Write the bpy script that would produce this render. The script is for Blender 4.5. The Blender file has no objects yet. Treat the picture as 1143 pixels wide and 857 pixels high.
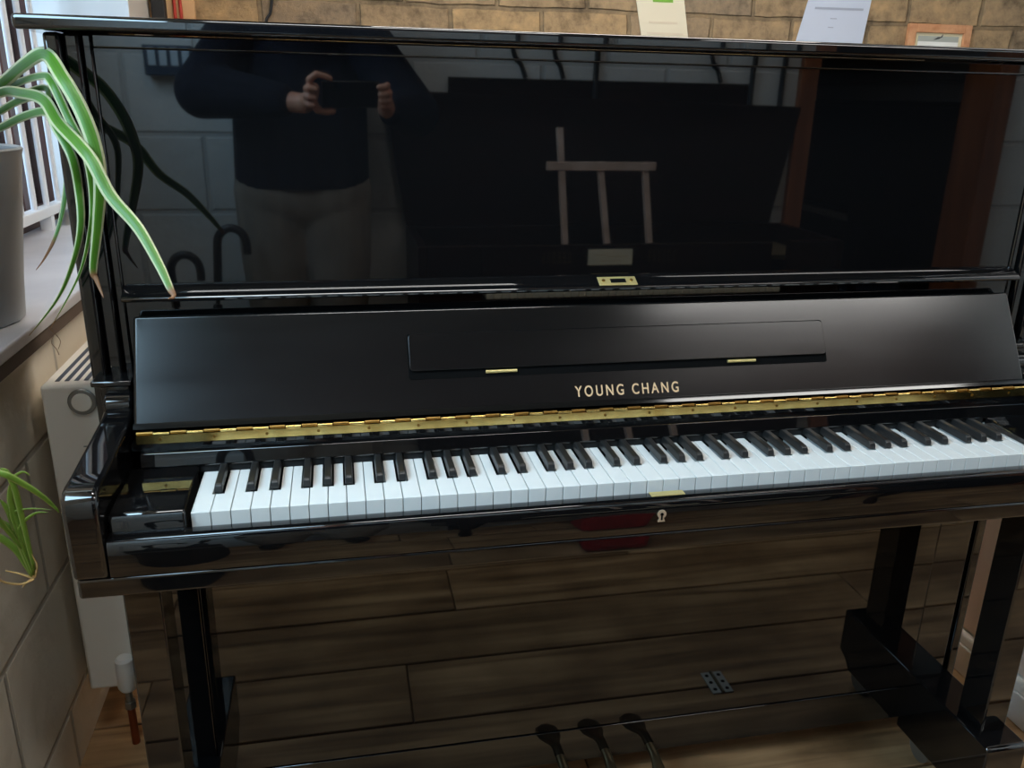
import bpy, bmesh, math, random
from mathutils import Vector, Matrix, Euler
random.seed(7)
C = bpy.context.scene.collection
SC = bpy.context.scene

# ------------------------------------------------------------------ materials
def lin(c):
    c = c / 255.0
    return c / 12.92 if c <= 0.04045 else ((c + 0.055) / 1.055) ** 2.4
def rgb(r, g, b): return (lin(r), lin(g), lin(b), 1.0)

def mat(name, col, rough=0.5, metal=0.0, spec=0.5, **kw):
    m = bpy.data.materials.new(name); m.use_nodes = True
    b = m.node_tree.nodes['Principled BSDF']
    b.inputs['Base Color'].default_value = col
    b.inputs['Roughness'].default_value = rough
    b.inputs['Metallic'].default_value = metal
    b.inputs['Specular IOR Level'].default_value = spec
    for k, v in kw.items(): b.inputs[k].default_value = v
    return m
def nodes(m): return m.node_tree.nodes, m.node_tree.links, m.node_tree.nodes['Principled BSDF']
def ramp(N, stops):
    r = N.new('ShaderNodeValToRGB'); e = r.color_ramp.elements
    e[0].position, e[0].color = stops[0]; e[1].position, e[1].color = stops[-1]
    for p, c in stops[1:-1]:
        q = e.new(p); q.color = c
    return r
def coords(N, L, scale=(1, 1, 1), kind='Object', rot=(0, 0, 0)):
    t = N.new('ShaderNodeTexCoord'); mp = N.new('ShaderNodeMapping')
    mp.inputs['Scale'].default_value = scale; mp.inputs['Rotation'].default_value = rot
    L.new(t.outputs[kind], mp.inputs['Vector']); return mp
def add_noise(m, c1, c2, scale=(8, 8, 8), detail=6, bump=0.0, bscale=40, dist=0.01, lo=.3, hi=.7):
    N, L, B = nodes(m); mp = coords(N, L, scale)
    n = N.new('ShaderNodeTexNoise'); n.inputs['Scale'].default_value = 1; n.inputs['Detail'].default_value = detail
    L.new(mp.outputs[0], n.inputs['Vector'])
    r = ramp(N, [(lo, c1), (hi, c2)]); L.new(n.outputs['Fac'], r.inputs[0]); L.new(r.outputs[0], B.inputs['Base Color'])
    if bump:
        n2 = N.new('ShaderNodeTexNoise'); n2.inputs['Scale'].default_value = bscale; n2.inputs['Detail'].default_value = 5
        mp2 = coords(N, L); L.new(mp2.outputs[0], n2.inputs['Vector'])
        bp = N.new('ShaderNodeBump'); bp.inputs['Strength'].default_value = bump; bp.inputs['Distance'].default_value = dist
        L.new(n2.outputs['Fac'], bp.inputs['Height']); L.new(bp.outputs[0], B.inputs['Normal'])
    return m

BLK = mat('black_polyester', (0.0035, 0.0035, 0.0038, 1), 0.025, IOR=1.68)
# open fallboard: the same lacquer, hazed by fine handling scratches
FALL = mat('worn_black_polyester', (0.004, 0.004, 0.004, 1), 0.13)
def _fall():
    N, L, B = nodes(FALL); mp = coords(N, L, (2.2, 9, 9))
    n = N.new('ShaderNodeTexNoise'); n.inputs['Scale'].default_value = 1; n.inputs['Detail'].default_value = 3
    L.new(mp.outputs[0], n.inputs['Vector'])
    r = N.new('ShaderNodeMapRange'); r.inputs[1].default_value = .3; r.inputs[2].default_value = .75
    r.inputs[3].default_value = .14; r.inputs[4].default_value = .23
    L.new(n.outputs['Fac'], r.inputs[0]); L.new(r.outputs[0], B.inputs['Roughness'])
_fall()
WHITEKEY = mat('white_key_acrylic', rgb(216, 217, 214), 0.25)
BLACKKEY = mat('black_key_plastic', (0.012, 0.012, 0.012, 1), 0.34)
BRASS = add_noise(mat('aged_brass', rgb(230, 200, 120), 0.2, 1.0), rgb(242, 214, 136), rgb(206, 170, 96), (30, 30, 30))
BRASSDARK = mat('brass_knuckle', rgb(158, 122, 66), 0.35, 1.0)
BRASSPALE = mat('pale_brass_plate', rgb(226, 206, 140), 0.35, 0.7)
GOLD = mat('gold_lettering', rgb(206, 172, 132), 0.5, 0.2)
DARK = mat('dark_recess', (0.003, 0.003, 0.003, 1), 0.9, spec=.05)
FELT = mat('dark_felt', (0.006, 0.006, 0.006, 1), 0.95)
SCREW = mat('screw_steel', rgb(120, 110, 90), 0.4, 0.9)
STEEL = mat('dull_steel', rgb(150, 150, 146), 0.42, 0.85)
WHITEPAINT = mat('white_gloss_paint', rgb(228, 226, 220), 0.32)
RADPAINT = mat('radiator_enamel', rgb(240, 236, 226), 0.4)
GRILLEDARK = mat('radiator_slot', rgb(70, 78, 92), 0.6)
COPPER = mat('copper_pipe', rgb(150, 86, 58), 0.4, 0.9)
BARS = mat('white_painted_bars', rgb(226, 228, 230), 0.4)
POT = add_noise(mat('grey_ceramic', rgb(96, 98, 98), 0.45), rgb(160, 164, 164), rgb(136, 140, 142), (6, 6, 2))
SOIL = add_noise(mat('potting_soil', rgb(50, 38, 28), 0.95), rgb(30, 22, 16), rgb(74, 56, 40), (60, 60, 60))
SILL = add_noise(mat('painted_sill', rgb(196, 194, 196), 0.4), rgb(206, 204, 206), rgb(180, 178, 182), (5, 5, 5))
SILLEDGE = mat('dark_brown_sill_edge', rgb(92, 76, 64), 0.7)
DARKWOOD = add_noise(mat('dark_stained_frame', rgb(70, 48, 44), 0.45), rgb(66, 46, 42), rgb(92, 62, 54), (20, 20, 2))
OAKFRAME = add_noise(mat('door_frame_wood', rgb(142, 84, 50), 0.4), rgb(158, 96, 58), rgb(116, 66, 38), (24, 24, 2.2))
ROSEWOOD = add_noise(mat('old_rosewood', rgb(36, 18, 12), 0.35), rgb(22, 12, 9), rgb(40, 20, 14), (2.5, 18, 18))
ROSEWOOD.node_tree.nodes['Principled BSDF'].inputs['Specular IOR Level'].default_value = .2
PALEWOOD = add_noise(mat('pale_unfinished_wood', rgb(176, 148, 132), 0.6), rgb(230, 204, 188), rgb(196, 166, 148), (20, 20, 20))
PAPER_CREAM = mat('cream_paper', rgb(222, 210, 184), 0.8)
PAPER_WHITE = mat('white_paper', rgb(200, 206, 220), 0.8)
INK_GREEN = mat('green_ink', rgb(120, 168, 60), 0.8)
INK_BROWN = mat('faint_brown_ink', rgb(216, 200, 174), 0.8)
INK_GREY = mat('faint_grey_ink', rgb(164, 170, 184), 0.8)
FRAMEWOOD = add_noise(mat('pine_picture_frame', rgb(206, 148, 104), 0.5), rgb(214, 158, 114), rgb(188, 126, 84), (40, 40, 40))
MOUNT = mat('cream_mount', rgb(226, 214, 176), 0.8)
PRINT = mat('pale_landscape_print', rgb(170, 172, 162), 0.7)
GLASS = mat('clear_glass', (1, 1, 1, 1), 0.0, **{'Transmission Weight': 1.0, 'IOR': 1.45})
CABLE = mat('black_cable', (0.012, 0.012, 0.013, 1), 0.55)
REDCABLE = mat('red_cable', rgb(176, 52, 36), 0.5)
NAVY = mat('navy_plastic', rgb(34, 50, 72), 0.45)
PALEBLUE = mat('pale_blue_card', rgb(190, 206, 218), 0.6)
SKIN = add_noise(mat('skin', rgb(204, 150, 124), 0.5), rgb(210, 156, 130), rgb(192, 134, 110), (14, 14, 14))
SKIN.node_tree.nodes['Principled BSDF'].inputs['Subsurface Weight'].default_value = 0.08
HAIR = add_noise(mat('short_dark_hair', rgb(46, 36, 30), 0.7), rgb(30, 24, 20), rgb(62, 50, 42), (90, 90, 30))
KNIT = add_noise(mat('navy_knit', rgb(22, 24, 34), 0.95, spec=.15), rgb(16, 18, 26), rgb(28, 30, 42), (60, 60, 60), bump=.3, bscale=300, dist=.002)
TROUSER = add_noise(mat('grey_brown_cotton', rgb(96, 88, 80), 0.9, spec=.2), rgb(150, 142, 132), rgb(128, 120, 110), (20, 20, 8))
SHOE = mat('dark_leather', rgb(34, 28, 24), 0.45)
EYE = mat('eye_white', rgb(225, 220, 212), 0.25)
IRIS = mat('eye_dark', rgb(48, 34, 24), 0.2)
LIP = mat('lips', rgb(166, 104, 92), 0.5)
PHONEBODY = mat('black_phone_body', (0.006, 0.006, 0.007, 1), 0.3)
PHONEGLASS = mat('lens_glass', (0.01, 0.01, 0.014, 1), 0.06)
RED = add_noise(mat('red_canvas', rgb(168, 26, 26), 0.75), rgb(178, 30, 28), rgb(140, 18, 20), (20, 20, 20))
UMBR = mat('black_umbrella_cloth', (0.012, 0.012, 0.014, 1), 0.7)
LAMPBODY = mat('white_lamp_body', rgb(225, 225, 222), 0.5)
IVORY = mat('aged_ivory_plate', rgb(240, 230, 204), 0.5)
PINK = add_noise(mat('pale_pink_plaster', rgb(240, 226, 214), 0.7), rgb(244, 230, 220), rgb(234, 214, 200), (4, 4, 4))
TAN = add_noise(mat('tan_plaster', rgb(214, 170, 124), 0.85), rgb(220, 178, 132), rgb(196, 150, 106), (5, 5, 5))
CEIL = add_noise(mat('timber_ceiling', rgb(120, 98, 76), 0.8), rgb(128, 104, 80), rgb(98, 78, 58), (1.5, 14, 14))

def emis(name, col, s):
    m = bpy.data.materials.new(name); m.use_nodes = True
    N, L, B = nodes(m)
    B.inputs['Base Color'].default_value = (.9, .9, .9, 1)
    B.inputs['Emission Color'].default_value = col; B.inputs['Emission Strength'].default_value = s
    return m
FILLB = emis('added_back_fill', (1.0, 0.93, 0.84, 1), 27.0)
FILLC = emis('added_front_fill', (1.0, 0.97, 0.93, 1), 16.0)
LAMP = emis('lit_diffuser', (1.0, 0.98, 0.94, 1), 13.0)

def painted_block(name, c1, c2, bw, bh, axis, zoff, mort=0.012, mdark=.8, bump=.5):
    """painted blockwork; axis tells which way the courses run ('x' or 'y')"""
    m = mat(name, c1, 0.75); N, L, B = nodes(m)
    t = N.new('ShaderNodeTexCoord'); sx = N.new('ShaderNodeSeparateXYZ'); cb = N.new('ShaderNodeCombineXYZ')
    L.new(t.outputs['Object'], sx.inputs[0]); L.new(sx.outputs['X' if axis == 'x' else 'Y'], cb.inputs[0])
    ad = N.new('ShaderNodeMath'); ad.inputs[1].default_value = zoff; L.new(sx.outputs['Z'], ad.inputs[0]); L.new(ad.outputs[0], cb.inputs[1])
    br = N.new('ShaderNodeTexBrick'); br.inputs['Scale'].default_value = 1
    br.inputs['Brick Width'].default_value = bw; br.inputs['Row Height'].default_value = bh
    br.inputs['Mortar Size'].default_value = mort; br.inputs['Mortar Smooth'].default_value = .6
    br.inputs['Color1'].default_value = c1; br.inputs['Color2'].default_value = c2
    br.inputs['Mortar'].default_value = (c1[0] * mdark, c1[1] * mdark, c1[2] * mdark, 1)
    L.new(cb.outputs[0], br.inputs['Vector']); L.new(br.outputs['Color'], B.inputs['Base Color'])
    n = N.new('ShaderNodeTexNoise'); n.inputs['Scale'].default_value = 22; n.inputs['Detail'].default_value = 6; L.new(t.outputs['Object'], n.inputs['Vector'])
    mx = N.new('ShaderNodeMath'); mx.operation = 'MULTIPLY_ADD'; mx.inputs[1].default_value = -1.2
    L.new(br.outputs['Fac'], mx.inputs[0]); L.new(n.outputs['Fac'], mx.inputs[2])
    bp = N.new('ShaderNodeBump'); bp.inputs['Strength'].default_value = bump; bp.inputs['Distance'].default_value = .01
    L.new(mx.outputs[0], bp.inputs['Height']); L.new(bp.outputs[0], B.inputs['Normal'])
    return m
BLOCKX = painted_block('painted_block_wall', rgb(226, 230, 230), rgb(220, 224, 224), .46, .253, 'x', -.834)
BLOCKY = painted_block('painted_block_side_wall', rgb(228, 218, 200), rgb(220, 208, 188), .44, .252, 'y', -.13, mort=.008, mdark=.62)

def stone_mat():
    m = mat('tan_stone_wall', rgb(150, 124, 92), 0.9); N, L, B = nodes(m)
    t = N.new('ShaderNodeTexCoord'); sx = N.new('ShaderNodeSeparateXYZ'); cb = N.new('ShaderNodeCombineXYZ')
    L.new(t.outputs['Object'], sx.inputs[0])
    nw = N.new('ShaderNodeTexNoise'); nw.inputs['Scale'].default_value = 5; nw.inputs['Detail'].default_value = 3; L.new(t.outputs['Object'], nw.inputs['Vector'])
    a1 = N.new('ShaderNodeMath'); a1.operation = 'MULTIPLY_ADD'; a1.inputs[1].default_value = .03; L.new(nw.outputs['Fac'], a1.inputs[0]); L.new(sx.outputs['X'], a1.inputs[2])
    a2 = N.new('ShaderNodeMath'); a2.operation = 'MULTIPLY_ADD'; a2.inputs[1].default_value = .022; L.new(nw.outputs['Fac'], a2.inputs[0]); L.new(sx.outputs['Z'], a2.inputs[2])
    L.new(a1.outputs[0], cb.inputs[0]); L.new(a2.outputs[0], cb.inputs[1])
    br = N.new('ShaderNodeTexBrick'); br.inputs['Scale'].default_value = 1
    br.inputs['Brick Width'].default_value = .30; br.inputs['Row Height'].default_value = .108
    br.inputs['Mortar Size'].default_value = .009; br.inputs['Mortar Smooth'].default_value = .5; br.inputs['Bias'].default_value = 0
    br.squash = .75; br.squash_frequency = 3
    br.inputs['Color1'].default_value = rgb(196, 166, 124); br.inputs['Color2'].default_value = rgb(156, 138, 116)
    br.inputs['Mortar'].default_value = rgb(150, 130, 102)
    L.new(cb.outputs[0], br.inputs['Vector'])
    n = N.new('ShaderNodeTexNoise'); n.inputs['Scale'].default_value = 14; n.inputs['Detail'].default_value = 8; n.inputs['Roughness'].default_value = .7
    L.new(t.outputs['Object'], n.inputs['Vector'])
    r = ramp(N, [(.3, rgb(120, 112, 104)), (.5, rgb(214, 208, 200)), (.68, rgb(255, 244, 226))]); L.new(n.outputs['Fac'], r.inputs[0])
    mx = N.new('ShaderNodeMix'); mx.data_type = 'RGBA'; mx.blend_type = 'MULTIPLY'; mx.inputs[0].default_value = .9
    L.new(br.outputs['Color'], mx.inputs[6]); L.new(r.outputs[0], mx.inputs[7]); L.new(mx.outputs[2], B.inputs['Base Color'])
    h = N.new('ShaderNodeMath'); h.operation = 'MULTIPLY_ADD'; h.inputs[1].default_value = -.9; L.new(br.outputs['Fac'], h.inputs[0]); L.new(n.outputs['Fac'], h.inputs[2])
    bp = N.new('ShaderNodeBump'); bp.inputs['Strength'].default_value = .8; bp.inputs['Distance'].default_value = .012
    L.new(h.outputs[0], bp.inputs['Height']); L.new(bp.outputs[0], B.inputs['Normal'])
    return m
STONE = stone_mat()

def floor_mat():
    m = mat('old_floorboards', rgb(120, 88, 58), 0.5); N, L, B = nodes(m)
    at = N.new('ShaderNodeAttribute'); at.attribute_name = 'board'
    t = N.new('ShaderNodeTexCoord'); ad = N.new('ShaderNodeVectorMath'); ad.operation = 'ADD'
    mu = N.new('ShaderNodeVectorMath'); mu.operation = 'SCALE'; mu.inputs['Scale'].default_value = 7.0
    L.new(at.outputs['Color'], mu.inputs[0]); L.new(t.outputs['Object'], ad.inputs[0]); L.new(mu.outputs[0], ad.inputs[1])
    mp = N.new('ShaderNodeMapping'); mp.inputs['Scale'].default_value = (1.6, 26, 26); L.new(ad.outputs[0], mp.inputs[0])
    n = N.new('ShaderNodeTexNoise'); n.inputs['Scale'].default_value = 1; n.inputs['Detail'].default_value = 9; n.inputs['Distortion'].default_value = .6
    L.new(mp.outputs[0], n.inputs['Vector'])
    r = ramp(N, [(.28, rgb(112, 84, 56)), (.5, rgb(168, 134, 96)), (.72, rgb(204, 168, 124))]); L.new(n.outputs['Fac'], r.inputs[0])
    n2 = N.new('ShaderNodeTexNoise'); n2.inputs['Scale'].default_value = 5; n2.inputs['Detail'].default_value = 4; L.new(ad.outputs[0], n2.inputs['Vector'])
    r2 = ramp(N, [(.3, rgb(180, 170, 160)), (.6, rgb(255, 255, 255))]); L.new(n2.outputs['Fac'], r2.inputs[0])
    mx = N.new('ShaderNodeMix'); mx.data_type = 'RGBA'; mx.blend_type = 'MULTIPLY'; mx.inputs[0].default_value = .85
    L.new(r.outputs[0], mx.inputs[6]); L.new(r2.outputs[0], mx.inputs[7]); L.new(mx.outputs[2], B.inputs['Base Color'])
    bp = N.new('ShaderNodeBump'); bp.inputs['Strength'].default_value = .35; bp.inputs['Distance'].default_value = .004
    L.new(n.outputs['Fac'], bp.inputs['Height']); L.new(bp.outputs[0], B.inputs['Normal'])
    return m
FLOOR = floor_mat()

def leaf_mat(name, green1, green2, margin, tip=.83):
    m = mat(name, green1, 0.42); N, L, B = nodes(m)
    uv = N.new('ShaderNodeUVMap'); sx = N.new('ShaderNodeSeparateXYZ'); L.new(uv.outputs[0], sx.inputs[0])
    r = ramp(N, [(0, margin), (.14, margin), (.2, green1), (.46, green2), (.5, green1), (.54, green2), (.8, green1), (.86, margin), (1, margin)])
    L.new(sx.outputs['X'], r.inputs[0])
    r2 = ramp(N, [(0, (0, 0, 0, 1)), (tip, (0, 0, 0, 1)), (tip + .03, (1, 1, 1, 1)), (1, (1, 1, 1, 1))]); L.new(sx.outputs['Y'], r2.inputs[0])
    mx = N.new('ShaderNodeMix'); mx.data_type = 'RGBA'; L.new(r2.outputs[0], mx.inputs[0]); L.new(r.outputs[0], mx.inputs[6]); mx.inputs[7].default_value = rgb(140, 100, 68)
    L.new(mx.outputs[2], B.inputs['Base Color'])
    B.inputs['Subsurface Weight'].default_value = .0
    B.inputs['Transmission Weight'].default_value = 0
    tr = N.new('ShaderNodeBsdfTranslucent'); ms = N.new('ShaderNodeMixShader'); ms.inputs[0].default_value = .35
    L.new(mx.outputs[2], tr.inputs['Color'])
    out = [x for x in N if x.type == 'OUTPUT_MATERIAL'][0]
    L.new(B.outputs[0], ms.inputs[1]); L.new(tr.outputs[0], ms.inputs[2]); L.new(ms.outputs[0], out.inputs['Surface'])
    return m
LEAF = leaf_mat('variegated_leaf', rgb(82, 134, 34), rgb(66, 114, 26), rgb(202, 206, 166))
LEAFG = leaf_mat('variegated_green_leaf', rgb(82, 134, 34), rgb(66, 114, 26), rgb(202, 206, 166), .96)
BABYLEAF = leaf_mat('young_leaf', rgb(132, 164, 62), rgb(116, 150, 52), rgb(170, 186, 100), .95)
ROOTM = mat('dry_root', rgb(206, 172, 112), 0.8)

# ------------------------------------------------------------------ mesh helpers
OFF = {}
def off_of(parent): return OFF.get(parent.name, Vector((0, 0, 0))) if parent else Vector((0, 0, 0))
def obj(name, bm, m, parent=None, smooth=True, bevel=0.0, seg=2, kind=None, origin=None):
    """link one mesh object; the bmesh is in world metres"""
    me = bpy.data.meshes.new(name)
    base = off_of(parent)
    if parent is None:
        if origin is None and bm.verts:
            xs = [v.co for v in bm.verts]
            origin = Vector(((min(v.x for v in xs) + max(v.x for v in xs)) / 2, (min(v.y for v in xs) + max(v.y for v in xs)) / 2, min(v.z for v in xs)))
        if kind == 'structure': origin = Vector((0, 0, 0))
        base = Vector(origin)
    bmesh.ops.translate(bm, verts=bm.verts, vec=-base)
    bmesh.ops.recalc_face_normals(bm, faces=bm.faces)
    for f in bm.faces: f.smooth = smooth
    bm.to_mesh(me); bm.free()
    o = bpy.data.objects.new(name, me); C.objects.link(o)
    for mm in (m if isinstance(m, (list, tuple)) else [m]): me.materials.append(mm)
    if parent: o.parent = parent
    else: o.location = base
    OFF[o.name] = base
    if bevel:
        b = o.modifiers.new('bevel', 'BEVEL'); b.width = bevel; b.segments = seg; b.limit_method = 'ANGLE'; b.angle_limit = math.radians(35); b.harden_normals = False
    if smooth:
        me.set_sharp_from_angle(angle=math.radians(38)) if hasattr(me, 'set_sharp_from_angle') else None
    if kind: o['kind'] = kind
    return o
def tag(o, label, cat, group=None, kind=None):
    o['label'] = label; o['category'] = cat
    if group: o['group'] = group
    if kind: o['kind'] = kind
    return o
def thing(name, loc, label, cat, group=None):
    o = bpy.data.objects.new(name, None); C.objects.link(o); o.location = loc; o.empty_display_size = .1
    OFF[o.name] = Vector(loc); return tag(o, label, cat, group)
def lab(o, s): o['label'] = s; return o
def BM(): return bmesh.new()
def setm(faces, i):
    for f in faces: f.material_index = i
def box(bm, x0, x1, y0, y1, z0, z1, mi=0):
    v = [bm.verts.new(p) for p in ((x0, y0, z0), (x1, y0, z0), (x1, y1, z0), (x0, y1, z0), (x0, y0, z1), (x1, y0, z1), (x1, y1, z1), (x0, y1, z1))]
    fs = [bm.faces.new([v[i] for i in q]) for q in ((0, 3, 2, 1), (4, 5, 6, 7), (0, 1, 5, 4), (1, 2, 6, 5), (2, 3, 7, 6), (3, 0, 4, 7))]
    setm(fs, mi); return v
def bx(*a, mi=0):
    bm = BM(); box(bm, *a, mi=mi); return bm
def prism(bm, poly, axis, a, b, mi=0):
    """extrude a 2-D polygon; axis 'x': poly=(y,z), 'y': poly=(x,z), 'z': poly=(x,y)"""
    def P(p, t):
        return {'x': (t, p[0], p[1]), 'y': (p[0], t, p[1]), 'z': (p[0], p[1], t)}[axis]
    A = [bm.verts.new(P(p, a)) for p in poly]; B = [bm.verts.new(P(p, b)) for p in poly]
    n = len(poly); fs = [bm.faces.new(A[::-1]), bm.faces.new(B)]
    for i in range(n):
        j = (i + 1) % n; fs.append(bm.faces.new((A[i], A[j], B[j], B[i])))
    setm(fs, mi); return A + B
def pr(poly, axis, a, b):
    bm = BM(); prism(bm, poly, axis, a, b); return bm
def cyl(bm, p, q, r0, r1=None, n=20, mi=0, caps=True):
    p, q = Vector(p), Vector(q); r1 = r0 if r1 is None else r1
    d = (q - p).normalized(); u = d.orthogonal().normalized(); w = d.cross(u)
    A, B = [], []
    for i in range(n):
        t = 2 * math.pi * i / n; e = u * math.cos(t) + w * math.sin(t)
        A.append(bm.verts.new(p + e * r0)); B.append(bm.verts.new(q + e * r1))
    fs = []
    for i in range(n):
        j = (i + 1) % n; fs.append(bm.faces.new((A[i], A[j], B[j], B[i])))
    if caps: fs += [bm.faces.new(A[::-1]), bm.faces.new(B)]
    setm(fs, mi)
def spline(pts, k=6):
    pts = [Vector(p) for p in pts]; out = []
    for i in range(len(pts) - 1):
        p0 = pts[max(i - 1, 0)]; p1 = pts[i]; p2 = pts[i + 1]; p3 = pts[min(i + 2, len(pts) - 1)]
        for s in range(k):
            t = s / k
            out.append(.5 * ((2 * p1) + (p2 - p0) * t + (2 * p0 - 5 * p1 + 4 * p2 - p3) * t * t + (3 * p1 - p0 - 3 * p2 + p3) * t ** 3))
    out.append(pts[-1]); return out
def tube(bm, pts, r, n=10, mi=0, k=6, r_end=None):
    P = spline(pts, k) if k > 1 else [Vector(p) for p in pts]
    rings = []; u = None; m = len(P)
    for i, p in enumerate(P):
        d = (P[min(i + 1, m - 1)] - P[max(i - 1, 0)]).normalized()
        u = d.orthogonal().normalized() if u is None else (u - d * u.dot(d)).normalized()
        w = d.cross(u); rr = r if r_end is None else r + (r_end - r) * i / (m - 1)
        rings.append([bm.verts.new(p + (u * math.cos(2 * math.pi * j / n) + w * math.sin(2 * math.pi * j / n)) * rr) for j in range(n)])
    fs = []
    for a, b in zip(rings, rings[1:]):
        for j in range(n):
            q = (j + 1) % n; fs.append(bm.faces.new((a[j], a[q], b[q], b[j])))
    fs += [bm.faces.new(rings[0][::-1]), bm.faces.new(rings[-1])]
    setm(fs, mi)
def lathe(bm, prof, cx, cy, n=40, mi=0):
    rings = []
    for r, z in prof:
        rings.append([bm.verts.new((cx + r * math.cos(2 * math.pi * j / n), cy + r * math.sin(2 * math.pi * j / n), z)) for j in range(n)])
    fs = []
    for a, b in zip(rings, rings[1:]):
        for j in range(n):
            q = (j + 1) % n; fs.append(bm.faces.new((a[j], a[q], b[q], b[j])))
    if prof[0][0] > 1e-4: fs.append(bm.faces.new(rings[0][::-1]))
    if prof[-1][0] > 1e-4: fs.append(bm.faces.new(rings[-1]))
    setm(fs, mi)
def ell(bm, c, r, rot=None, n=16, mi=0):
    M = Matrix.Translation(c) @ (rot.to_matrix().to_4x4() if rot else Matrix()) @ Matrix.Diagonal((*r, 1))
    g = bmesh.ops.create_uvsphere(bm, u_segments=n, v_segments=max(8, n // 2), radius=1, matrix=M)
    for v in g['verts']:
        for f in v.link_faces: f.material_index = mi
def capsule(bm, p, q, r0, r1, n=16):
    p, q = Vector(p), Vector(q)
    cyl(bm, p, q, r0, r1, n); ell(bm, p, (r0,) * 3, n=n); ell(bm, q, (r1,) * 3, n=n)
def limb(bm, pts, n=16):
    for (p, r), (q, s) in zip(pts, pts[1:]): capsule(bm, p, q, r, s, n)
def remesh(bm, voxel, smooth=4, fac=.5):
    me = bpy.data.meshes.new('tmp'); bmesh.ops.recalc_face_normals(bm, faces=bm.faces); bm.to_mesh(me); bm.free()
    o = bpy.data.objects.new('tmp', me); C.objects.link(o)
    r = o.modifiers.new('r', 'REMESH'); r.mode = 'VOXEL'; r.voxel_size = voxel
    s = o.modifiers.new('s', 'SMOOTH'); s.iterations = smooth; s.factor = fac
    dg = bpy.context.evaluated_depsgraph_get(); ev = o.evaluated_get(dg)
    out = BM(); out.from_mesh(ev.to_mesh()); ev.to_mesh_clear()
    bpy.data.objects.remove(o); bpy.data.meshes.remove(me)
    return out
def cut(bm, co, no):
    bmesh.ops.bisect_plane(bm, geom=bm.verts[:] + bm.edges[:] + bm.faces[:], plane_co=co, plane_no=no, clear_outer=True)
    return bm

# ================================================================== THE SETTING
XL, XP = -.62, -.335          # recessed left wall, thick window wall
YB, YF = 1.97, -1.60          # stone wall behind the piano, painted block wall opposite
ZC = 2.62
# floor of old boards running along x
def build_floor():
    bm = BM(); lay = bm.loops.layers.color.new('board')
    w = .193; y = -.231 - w * 18
    ends = {-.617: [-.25, .44, 2.2], -.424: [1.5, 2.9], -.231: [.30, 1.9], -.038: [-.3, 1.62], .155: [.62, 2.4]}
    while y < 2.1:
        key = min(ends, key=lambda k: abs(k - y))
        cuts = ends[key] if abs(key - y) < .02 else sorted(random.uniform(-.5, 3.2) for _ in range(2))
        xs = [-.9] + list(cuts) + [3.4]
        for a, b in zip(xs, xs[1:]):
            n0 = len(bm.faces); dz = random.uniform(-.0008, .0008)
            box(bm, a + .0015, b - .0015, y + .0028, y + w - .0028, -.03, dz)
            bm.faces.ensure_lookup_table(); col = (random.random(), random.random(), random.random(), 1)
            for f in bm.faces[n0:]:
                for l in f.loops: l[lay] = col
        y += w
    box(bm, -.9, 3.4, -3.8, 2.2, -.08, -.024)
    obj('floor', bm, FLOOR, kind='structure', smooth=False, bevel=.0015, seg=1)
build_floor()
obj('ceiling', bx(-.9, 3.4, -3.8, 2.2, ZC, ZC + .1), CEIL, kind='structure', smooth=False)
obj('wall_back', bx(-.9, 3.4, YB, YB + .2, 0, ZC), STONE, kind='structure', smooth=False)
obj('wall_far_right', bx(3.2, 3.4, -3.8, YB, 0, ZC), BLOCKX, kind='structure', smooth=False)
# thick left wall with the deep window recess
bm = BM()
box(bm, XL - .1, XP, .12, YB, 0, .825)
box(bm, XL - .1, XP, .12, YB, 2.2, ZC)
box(bm, XL - .1, XP, .12, .30, .825, 2.2)
obj('wall_left', bm, BLOCKY, kind='structure', smooth=False)
# recessed stretch of the left wall further forward, with an unseen high window added for its light
bm = BM()
box(bm, XL - .2, XL, YF - .2, .12, 0, 1.46)
box(bm, XL - .2, XL, YF - .2, .12, 2.38, ZC)
box(bm, XL - .2, XL, YF - .2, -1.3, 1.46, 2.38)
box(bm, XL - .2, XL, -.05, .12, 1.46, 2.38)
obj('wall_left_recess', bm, BLOCKY, kind='structure', smooth=False)
# far splayed reveal, painted pale
bm = BM(); prism(bm, [(XP, 1.66), (XP, YB), (XL - .1, YB), (XL - .1, 1.90)], 'z', .825, 2.2)
obj('trim_1', bm, WHITEPAINT, kind='structure', smooth=False)
# opposite wall with a doorway to a dark room
bm = BM()
box(bm, -.9, 1.96, YF - .15, YF, 0, ZC)
box(bm, 2.73, 3.2, YF - .15, YF, 0, ZC)
box(bm, 1.96, 2.73, YF - .15, YF, 2.1, ZC)
obj('wall_front', bm, BLOCKX, kind='structure', smooth=False)
obj('trim_added_dark', bx(-.62, 3.2, YF, YF + .03, 1.80, ZC), DARKWOOD, kind='structure', smooth=False)  # unseen dark boarding added to darken what the fallboard reflects
bm = BM()
box(bm, 1.895, 1.965, YF - .16, YF + .025, 0, 2.1)
box(bm, 2.725, 2.81, YF - .16, YF + .025, 0, 2.1)
box(bm, 1.895, 2.81, YF - .16, YF + .025, 2.1, 2.17)
obj('door_1', bm, OAKFRAME, kind='structure', smooth=False, bevel=.004)
bm = BM()
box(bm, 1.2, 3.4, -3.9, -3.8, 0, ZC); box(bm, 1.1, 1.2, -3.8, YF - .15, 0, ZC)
obj('wall_far_room', bm, add_noise(mat('dim_room_plaster', rgb(120, 100, 84), .9), rgb(124, 104, 88), rgb(104, 86, 72), (3, 3, 3)), kind='structure', smooth=False)
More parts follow.
